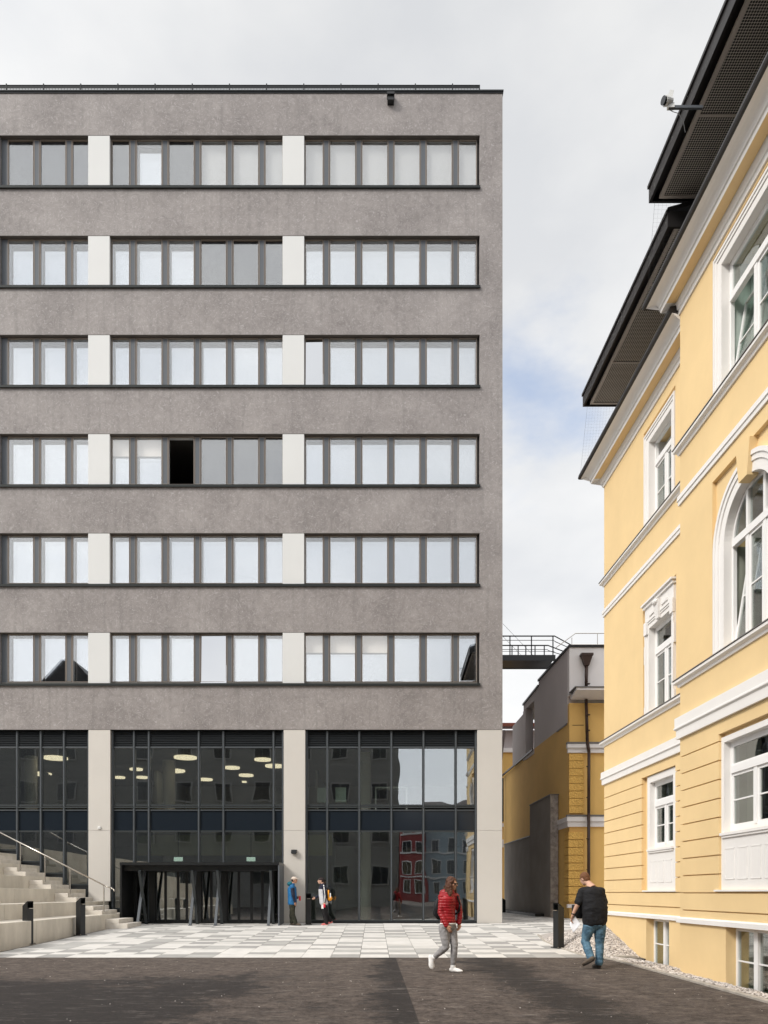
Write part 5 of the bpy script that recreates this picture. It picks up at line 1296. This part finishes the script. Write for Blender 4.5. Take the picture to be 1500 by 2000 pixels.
# ---- woman in red jacket
S = 1/108.4
def W_(px, py, y=0.): return (( px-885)*S, y, (1898-py)*S)
wy = 13.84; wz = z_road(wy)
J = dict(pelvis=W_(875, 1805), waist=W_(875.5, 1784), chest=W_(876, 1757, 0), neck=W_(880, 1740, -.01), head=W_(882.5, 1725, -.02),
         shL=W_(863.5, 1752, -.03), shR=W_(890.5, 1751, .10), elL=W_(860.5, 1782, -.08), wrL=W_(870.5, 1806, -.17), haL=W_(877, 1818, -.21),
         elR=W_(899, 1780, .12), wrR=W_(897, 1803, .06), haR=W_(896.5, 1815, .03),
         hiL=W_(866, 1812, -.03), hiR=W_(883, 1812, .06), knL=W_(870.5, 1848, -.10), anL=W_(848, 1870, .02), toL=W_(843, 1893, -.02), heL=W_(840, 1867, .06),
         knR=W_(887, 1848, -.04), anR=W_(884.5, 1886, -.03), toR=W_(902, 1897, -.13), heR=W_(879.5, 1896, .01),
         hf=(.80, -.55, -.22), hu=(.12, -.1, 1), _w=(.165, .135, .150), _d=(.115, .095, .105), thL=(.6, -.6, 0), paL=(.2, .9, 0), thR=(.6, -.6, 0), paR=(-.9, 0, 0))
wm = Fig((at(885, wy), wy, wz), 'woman in a red puffer jacket and grey jeans walking over the asphalt', (.78, -.62, 0), J, .92)
wm.body('skin_tan', .9, .9, .98)
mb = MB(); q = wm.hq; hc, fw, rt, u = wm.hc, wm.fw, wm.rt, wm.u
mb.ball(hc+u*.028-fw*.022, (.088, .100, .100), 18, 12, q=q)
for k_, (a, b, r0, r1) in enumerate([((-.065, -.03, .0), (-.085, .0, -.20), .045, .035), ((.065, -.02, 0), (.085, .03, -.21), .045, .035), ((0, -.07, 0), (0, -.085, -.22), .06, .05), ((-.05, -.05, -.05), (-.06, -.05, -.24), .05, .04), ((.05, -.05, -.05), (.06, -.04, -.24), .05, .04), ((-.075, .02, .02), (-.09, .05, -.16), .022, .022), ((.075, .02, .02), (.092, .06, -.17), .022, .022)]):
    cvt = lambda v: hc+rt*v[0]+fw*v[1]+u*v[2]
    limb(mb, cvt(a), cvt(b), r0, r1)
part_obj('hair', remesh(mb, .009, 3), 'hair_brown', wm.root, folds(.010, 22))
mb = MB(); 
for e in (-1, 1): mb.ball(hc+fw*.095+rt*e*.031+u*.006, (.026, .008, .021), 12, 8, q=q); mb.tube(hc+fw*.090+rt*e*.055+u*.01, hc+rt*e*.078+u*.008-fw*.01, .004, 6)
mb.tube(hc+fw*.098-rt*.01+u*.010, hc+fw*.098+rt*.01+u*.010, .004, 6); part_obj('sunglasses', mb.mesh('sunglasses', ['lens_dark'], True), 'lens_dark', wm.root)
def quilt(me):
    me.update(); ns = [v.normal.copy() for v in me.vertices]
    for v, n in zip(me.vertices, ns):
        zz = v.co.z + .010*mnoise.noise(v.co*9); v.co += n*(.008*abs(math.sin(zz*math.pi/.050))-.003 + .012*mnoise.noise(v.co*9))
mb = MB(); wm.torso(mb, .018, low=.12)
for k in 'RL': wm.arm(mb, k, .020)
up = Vector((0, 0, 1)); mb.ball(J and Vector(J['chest'])+Vector((-.06, .05, .135)), (.10, .075, .065), 14, 8); limb(mb, Vector(J['chest'])+up*.09, Vector(J['neck'])-up*.01, .085, .070)
part_obj('jacket', remesh(mb, .010, 3), 'jacket_red', wm.root, quilt)
mb = MB(); p = Vector(J['pelvis']); qq = wm.q((0, 0, 1)); mb.ball(p+up*.015, (.185, .140, .035), 18, 8, q=qq); part_obj('shirt_hem', mb.mesh('shirt_hem', ['cloth_white'], True), 'cloth_white', wm.root)
mb = MB(); qq = wm.q((0, 0, 1)); mb.ball(Vector(J['pelvis'])-up*.03, (.170, .125, .11), 18, 10, q=qq)
wm.leg(mb, 'L', .010, .92, th=.092, kn=.056, an=.036); wm.leg(mb, 'R', .010, .92, th=.092, kn=.056, an=.036)
part_obj('jeans', remesh(mb, .010, 4), 'jeans_grey', wm.root, folds(.005, 18, 3))
wm.shoes('shoe_white', .012)
# backpack (carried: its own thing)
base = Vector(wm.root.location); bc = base+Vector(J['chest'])+Vector((-.155, .15, -.16))
bk = thing('backpack', 'black backpack on the back of the woman in red', 'backpack', bc)
mb = MB(); qb = Matrix.Rotation(math.atan2(.78, .62)-math.pi/2-.0, 3, 'Z').to_quaternion()
dirf = Vector((.78, -.62, 0)); rgt = Vector((.62, .78, 0))
mm = MB(); mm.ball((0, 0, 0), (.135, .085, .21), 16, 12, q=wm.q((0, 0, 1))); mm.ball((-.04, .035, -.07), (.10, .06, .10), 12, 8, q=wm.q((0, 0, 1)))
o = part_obj('bag', remesh(mm, .012, 3), 'bag_black', bk)
cl = base+Vector(J['chest'])-bc
m = MB(); 
for sgn, sh in ((-1, 'shL'), (1, 'shR')):
    s0 = base+Vector(J[sh])-bc; off = dirf*.0
    inn_ = (Vector(J['chest'])-Vector(J[sh])).normalized()*.045
    pth = [s0+inn_-dirf*.11+up*.02, s0+inn_+up*.088-dirf*.02, s0+inn_+dirf*.085+up*.02, s0+inn_+dirf*.135-up*.12, s0+inn_*.6+dirf*.10-up*.26, s0+inn_*.2-dirf*.02-up*.33]
    for a, b in zip(pth, pth[1:]): limb(m, a, b, .017, .017, 8)
part_obj('strap', m.mesh('strap', ['bag_black'], True), 'bag_black', bk)

# ---- man in black t-shirt, walking away with head bowed
S2 = 1/103.4; my = 14.5; mz = z_road(my)
def M_(px, py, y=0.): return ((px-1160)*S2, y, (1888-py)*S2)
J = dict(pelvis=M_(1162, 1797), waist=M_(1161.5, 1770), chest=M_(1158, 1741, .04), neck=M_(1153, 1722, .10), head=M_(1146.5, 1712, .17),
         shL=M_(1138.5, 1738.5, .03), shR=M_(1174, 1738.5, .04), elL=M_(1127.5, 1763, -.02), wrL=M_(1120.0, 1783, .04), haL=M_(1116.5, 1797, .07),
         elR=M_(1184, 1764, .10), wrR=M_(1182, 1775, .26), haR=M_(1175, 1778, .34),
         hiL=M_(1151, 1805, 0), hiR=M_(1172, 1805, .02), knL=M_(1144.5, 1834, .06), anL=M_(1151, 1868, -.12), toL=M_(1137, 1882, -.02), heL=M_(1154, 1868, -.20),
         knR=M_(1172.5, 1840, .04), anR=M_(1169.5, 1877, -.02), toR=M_(1164, 1886, .17), heR=M_(1170, 1885, -.05),
         hf=(-.42, .75, -.62), hu=(-.30, .35, 1), _w=(.215, .228, .210), _d=(.155, .175, .155), thL=(.5, .6, 0), paL=(.8, -.4, 0), thR=(0, 0, 1), paR=(-1, 0, 0))
mn = Fig((at(1160, my), my, mz), 'heavy man in black t-shirt and blue jeans walking away with bowed head', (-.15, 1, 0), J, 1.12)
mn.body('skin', .9, .7, 1.02)
q, hc, fw, rt, u = mn.hq, mn.hc, mn.fw, mn.rt, mn.u
mb = MB(); mb.ball(hc+u*.030-fw*.020, (.085, .098, .093), 18, 12, q=q); mb.ball(hc-fw*.045-u*.02, (.070, .062, .07), 14, 8, q=q)
part_obj('hair', remesh(mb, .009, 2), 'hair_short', mn.root, folds(.004, 40))
mb = MB(); mn.torso(mb, .022, neck=False)
p = Vector(J['pelvis']); qq = mn.q((0, 0, 1)); mb.ball(p+up*.02, (.215, .175, .10), 18, 10, q=qq); mb.ball(p-up*.035, (.205, .168, .055), 18, 8, q=qq)
for k in 'LR':
    S_, E_ = Vector(J['sh'+k]), Vector(J['el'+k]); limb(mb, S_, S_.lerp(E_, .80), .082, .078)
part_obj('t_shirt', remesh(mb, .011, 3), 'tshirt_black', mn.root, folds(.010, 8, 2))
mb = MB(); mb.ball(p-up*.03, (.190, .150, .13), 18, 10, q=qq); mn.leg(mb, 'L', .014, .97, th=.098, kn=.062, an=.060); mn.leg(mb, 'R', .014, .97, th=.098, kn=.062, an=.060)
part_obj('jeans', remesh(mb, .011, 3), 'jeans_blue', mn.root, folds(.010, 12, 5))
mn.shoes('shoe_dark', .016, mats={'L': 'shoe_brown', 'R': 'shoe_dark'}, sole='shoe_dark')
W0 = Vector(J['wrL']); dH = (Vector(J['haL'])-W0).normalized(); mb = MB(); mb.tube(W0-dH*.03, W0-dH*.008, .036, 14); part_obj('watch', mb.mesh('watch', ['lens_dark'], True), 'lens_dark', mn.root)
b = Vector(mn.root.location)
def PP(px, py, y): return b+Vector(M_(px, py, y))
mb = MB(); c4 = [PP(1124.5, 1785.5, .05), PP(1133.5, 1802, .00), PP(1121, 1818.5, .03), PP(1114.5, 1801, .09)]
cen = sum(c4, Vector())/4; nrm_ = (c4[1]-c4[0]).cross(c4[3]-c4[0]).normalized()
grid = []; n = 8
for i in range(n+1):
    for j in range(n+1):
        s_, t_ = i/n, j/n; a = c4[0].lerp(c4[1], s_); bb = c4[3].lerp(c4[2], s_); grid.append(a.lerp(bb, t_)+nrm_*.02*math.sin(s_*3.0)*math.cos(t_*2))
mb.add(grid, [(i*(n+1)+j, i*(n+1)+j+1, (i+1)*(n+1)+j+1, (i+1)*(n+1)+j) for i in range(n) for j in range(n)])
o = mb.build('paper_sheet', 'paper', smooth=True); sd_ = o.modifiers.new('s', 'SOLIDIFY'); sd_.thickness = .0015
tag(o, 'white sheet of paper in the left hand of the man in black', 'paper')
mb = MB(); bc = b+Vector(M_(1134, 1776, .17)); m0 = MB(); m0.box(-.10, .14, -.06, .10, -.14, .12)
bgo = thing('shoulder_bag', 'black shoulder bag carried in front of the man in black', 'bag', bc); part_obj('bag', remesh(m0, .014, 4), 'bag_black', bgo)
m = MB(); m.path([Vector((.0, .05, .1)), b+Vector(M_(1141, 1745, .22))-bc, b+Vector(M_(1160, 1728, .16))-bc], .012, 6); part_obj('strap', m.mesh('strap', ['bag_black']), 'bag_black', bgo)

# ---- two men at the column
S3 = 1/53.6
def A_(px, py, y=0.): return ((px-574)*S3, y, (1809-py)*S3)
ay = 28.0-.35; az = z_pave(ay)
J = dict(pelvis=A_(571, 1766), waist=A_(571, 1752), chest=A_(570.5, 1739), neck=A_(572, 1727.5), head=A_(575, 1721.8, 0),
         shL=A_(571.5, 1735, -.15), shR=A_(570, 1735, .17), elL=A_(574, 1751, -.20), wrL=A_(576.5, 1763.5, -.16), haL=A_(577.5, 1768.5, -.15),
         elR=A_(572, 1752, .22), wrR=A_(580, 1756, .14), haR=A_(583.5, 1754.5, .10),
         hiL=A_(570.5, 1770, -.09), hiR=A_(571.5, 1770, .09), knL=A_(572.5, 1788, -.11), anL=A_(578, 1804, -.11), toL=A_(587.5, 1808, -.14), heL=A_(576.5, 1808, -.10),
         knR=A_(569, 1788, .09), anR=A_(569.5, 1803.5, .09), toR=A_(577, 1807.5, .07), heR=A_(567, 1807.5, .09),
         hf=(1, -.1, -.12), _w=(.175, .165, .180), _d=(.125, .125, .125), thL=(.8, .3, 0), paL=(0, 1, 0), thR=(0, 0, 1), paR=(0, -1, 0))
ga = Fig((at(574, ay), ay, az), 'man in a blue hooded jacket and beige cap facing right beside the cream column', (1, -.1, 0), J, 1.0)
ga.body('skin_tan', .8, .8)
q, hc, fw, rt, u = ga.hq, ga.hc, ga.fw, ga.rt, ga.u
mb = MB(); mb.ball(hc+u*.005-fw*.028, (.079, .085, .085), 14, 10, q=q); part_obj('hair', mb.mesh('hair', ['hair_dark'], True), 'hair_dark', ga.root); ga.eyes()
mb = MB(); mb.ball(hc+u*.055-fw*.012, (.088, .106, .072), 16, 10, q=q); mb.ball(hc+u*.045+fw*.10, (.066, .085, .014), 14, 6, q=q); part_obj('cap', remesh(mb, .008, 2), 'cap_beige', ga.root)
mb = MB(); ga.torso(mb, .035, low=.0); qq = ga.q((0, 0, 1)); mb.ball(Vector(J['pelvis'])+up*.0, (.21, .165, .07), 16, 8, q=qq); part_obj('jacket', remesh(mb, .012, 3), 'jacket_blue', ga.root, folds(.008, 12))
mb = MB(); 
for k in 'LR': limb(mb, Vector(J['sh'+k])+up*.01, J['el'+k], .082, .066); limb(mb, J['el'+k], J['wr'+k], .066, .044)
part_obj('sleeves', remesh(mb, .012, 3), 'jacket_navy', ga.root, folds(.006, 14))
mb = MB(); mb.ball(Vector(J['neck'])+Vector((-.10, 0, -.03)), (.11, .13, .09), 14, 10); part_obj('hood', mb.mesh('hood', ['jacket_teal'], True), 'jacket_teal', ga.root)
mb = MB(); mb.ball(Vector(J['pelvis'])-up*.05, (.165, .125, .11), 16, 8, q=qq)
for k in 'LR': ga.leg(mb, k, .018, .98, th=.086, kn=.062, an=.060)
part_obj('trousers', remesh(mb, .012, 3), 'trousers_camo', ga.root, folds(.010, 12, 4))
ga.shoes('shoe_brown', .016, sole='shoe_dark')
b = Vector(ga.root.location); hr = b+Vector(J['haR'])+Vector((.03, -.02, 0))
mb = MB(); mb.box(hr.x-.035, hr.x+.035, hr.y-.02, hr.y+.02, hr.z-.13, hr.z+.04); tag(mb.build('red_box', 'red_plastic', bevel=.006), 'small red packet held by the man in the blue jacket', 'packet')

def B_(px, py, y=0.): return ((px-632)*S3, y, (1808-py)*S3)
by = 28.0-.3; bz = z_pave(by)
J = dict(pelvis=B_(632.5, 1764), waist=B_(631, 1751), chest=B_(630.5, 1738), neck=B_(629.5, 1727), head=B_(626.5, 1722, 0),
         shL=B_(631, 1734.5, .17), shR=B_(633, 1734.5, -.16), elR=B_(635.5, 1750, -.20), wrR=B_(635, 1763, -.20), haR=B_(634.5, 1768, -.20),
         elL=B_(625, 1750, .16), wrL=B_(616.5, 1754.5, .05), haL=B_(612.5, 1756.5, .02),
         hiR=B_(632.5, 1769, -.08), hiL=B_(633, 1769, .09), knR=B_(634.5, 1788, -.10), anR=B_(638, 1803.5, -.12), toR=B_(628.5, 1807.3, -.14), heR=B_(640, 1807, -.10),
         knL=B_(637, 1787, .08), anL=B_(645, 1800.5, .08), toL=B_(637.5, 1806, .05), heL=B_(648.5, 1803.5, .08),
         hf=(-1, -.12, -.08), _w=(.170, .160, .178), _d=(.12, .12, .125), thR=(-.8, 0, 0), paR=(0, 1, 0), thL=(0, 0, 1), paL=(0, -1, 0))
gb = Fig((at(632, by), by, bz), 'young man in a grey and navy track jacket, hand on the black post', (-1, -.1, 0), J, .95)
gb.body('skin', .7, .6)
q, hc, fw, rt, u = gb.hq, gb.hc, gb.fw, gb.rt, gb.u
gb.eyes()
mb = MB(); mb.ball(hc+u*.040-fw*.018, (.086, .104, .082), 16, 10, q=q); mb.ball(hc-u*.01-fw*.115, (.06, .055, .012), 12, 6, q=q); mb.ball(hc-fw*.05-u*.01, (.075, .06, .07), 12, 8, q=q); part_obj('cap', remesh(mb, .008, 2), 'cap_dark', gb.root)
mb = MB(); gb.torso(mb, .035, low=.0); part_obj('jacket', remesh(mb, .012, 3), ['track_grey', 'jacket_navy'], gb.root, folds(.008, 12, 3))
jk = gb.root.children[-1] if gb.root.children else None
for o in gb.root.children:
    if o.name.startswith('jacket'):
        zc_ = B_(0, 1738)[2]
        for pl_ in o.data.polygons:
            if pl_.center.z > zc_ : pl_.material_index = 1
mb = MB()
for k in 'LR': limb(mb, Vector(J['sh'+k])+up*.01, J['el'+k], .078, .062); limb(mb, J['el'+k], J['wr'+k], .062, .042)
part_obj('sleeves', remesh(mb, .012, 3), 'jacket_navy', gb.root, folds(.006, 14))
mb = MB(); 
for k in 'R': 
    a, e, w2 = Vector(J['shR'])+up*.07+Vector((0, -.04, 0)), Vector(J['elR']), Vector(J['wrR']); limb(mb, a+Vector((0, -.03, 0)), e+Vector((0, -.055, 0)), .016, .016, 8); limb(mb, e+Vector((0, -.055, 0)), w2+Vector((0, -.036, 0)), .016, .014, 8)
part_obj('sleeve_stripe', mb.mesh('sleeve_stripe', ['cloth_white'], True), 'cloth_white', gb.root)
mb = MB(); qq = gb.q((0, 0, 1)); mb.ball(Vector(J['pelvis'])-up*.04, (.165, .125, .12), 16, 8, q=qq)
for k in 'LR': gb.leg(mb, k, .018, .97, th=.086, kn=.060, an=.052)
part_obj('trousers', remesh(mb, .012, 3), 'trousers_black', gb.root, folds(.008, 12, 6))
mb = MB(); pk_ = Vector(B_(630.5, 1771.5, -.19)); mb.box(pk_.x-.04, pk_.x+.04, pk_.y-.012, pk_.y+.0, pk_.z-.08, pk_.z+.07); part_obj('pocket_patch', mb.mesh('pocket_patch', ['cloth_white']), 'cloth_white', gb.root)
gb.shoes('shoe_pink', .014, mats={'R': 'shoe_pink', 'L': 'shoe_pink'}, sole='cloth_white')
b = Vector(gb.root.location); bc = b+Vector(B_(640.6, 1749, .0))
bk = thing('backpack', 'black backpack with orange pocket on the back of the man in the track jacket', 'backpack', bc)
m0 = MB(); m0.ball((0, 0, 0), (.13, .16, .26), 16, 12); part_obj('bag', remesh(m0, .014, 3), 'bag_black', bk)
m0 = MB(); m0.ball((.06, -.03, -.13), (.10, .15, .10), 14, 8); m0.box(.0, .05, -.175, -.15, -.1, .17); part_obj('pocket', m0.mesh('pocket', ['bag_orange'], True), 'bag_orange', bk)
m0 = MB(); m0.box(.07, .11, -.16, -.12, -.12, .06); part_obj('strap', m0.mesh('strap', ['cloth_white']), 'cloth_white', bk)
m0 = MB(); hr = b+Vector(J['haR']); m0.box(hr.x-.04, hr.x+.03, hr.y-.03, hr.y+.015, hr.z-.10, hr.z+.02); tag(m0.build('red_box', 'red_plastic', bevel=.006), 'small red packet in the hand of the man in the track jacket', 'packet')
m0 = MB(); hb = b+Vector(B_(626.5, 1806)); m0.ball((hb.x-.02, hb.y+.08, hb.z+.05), (.10, .045, .04), 12, 6); 
print('objects', len(bpy.data.objects))
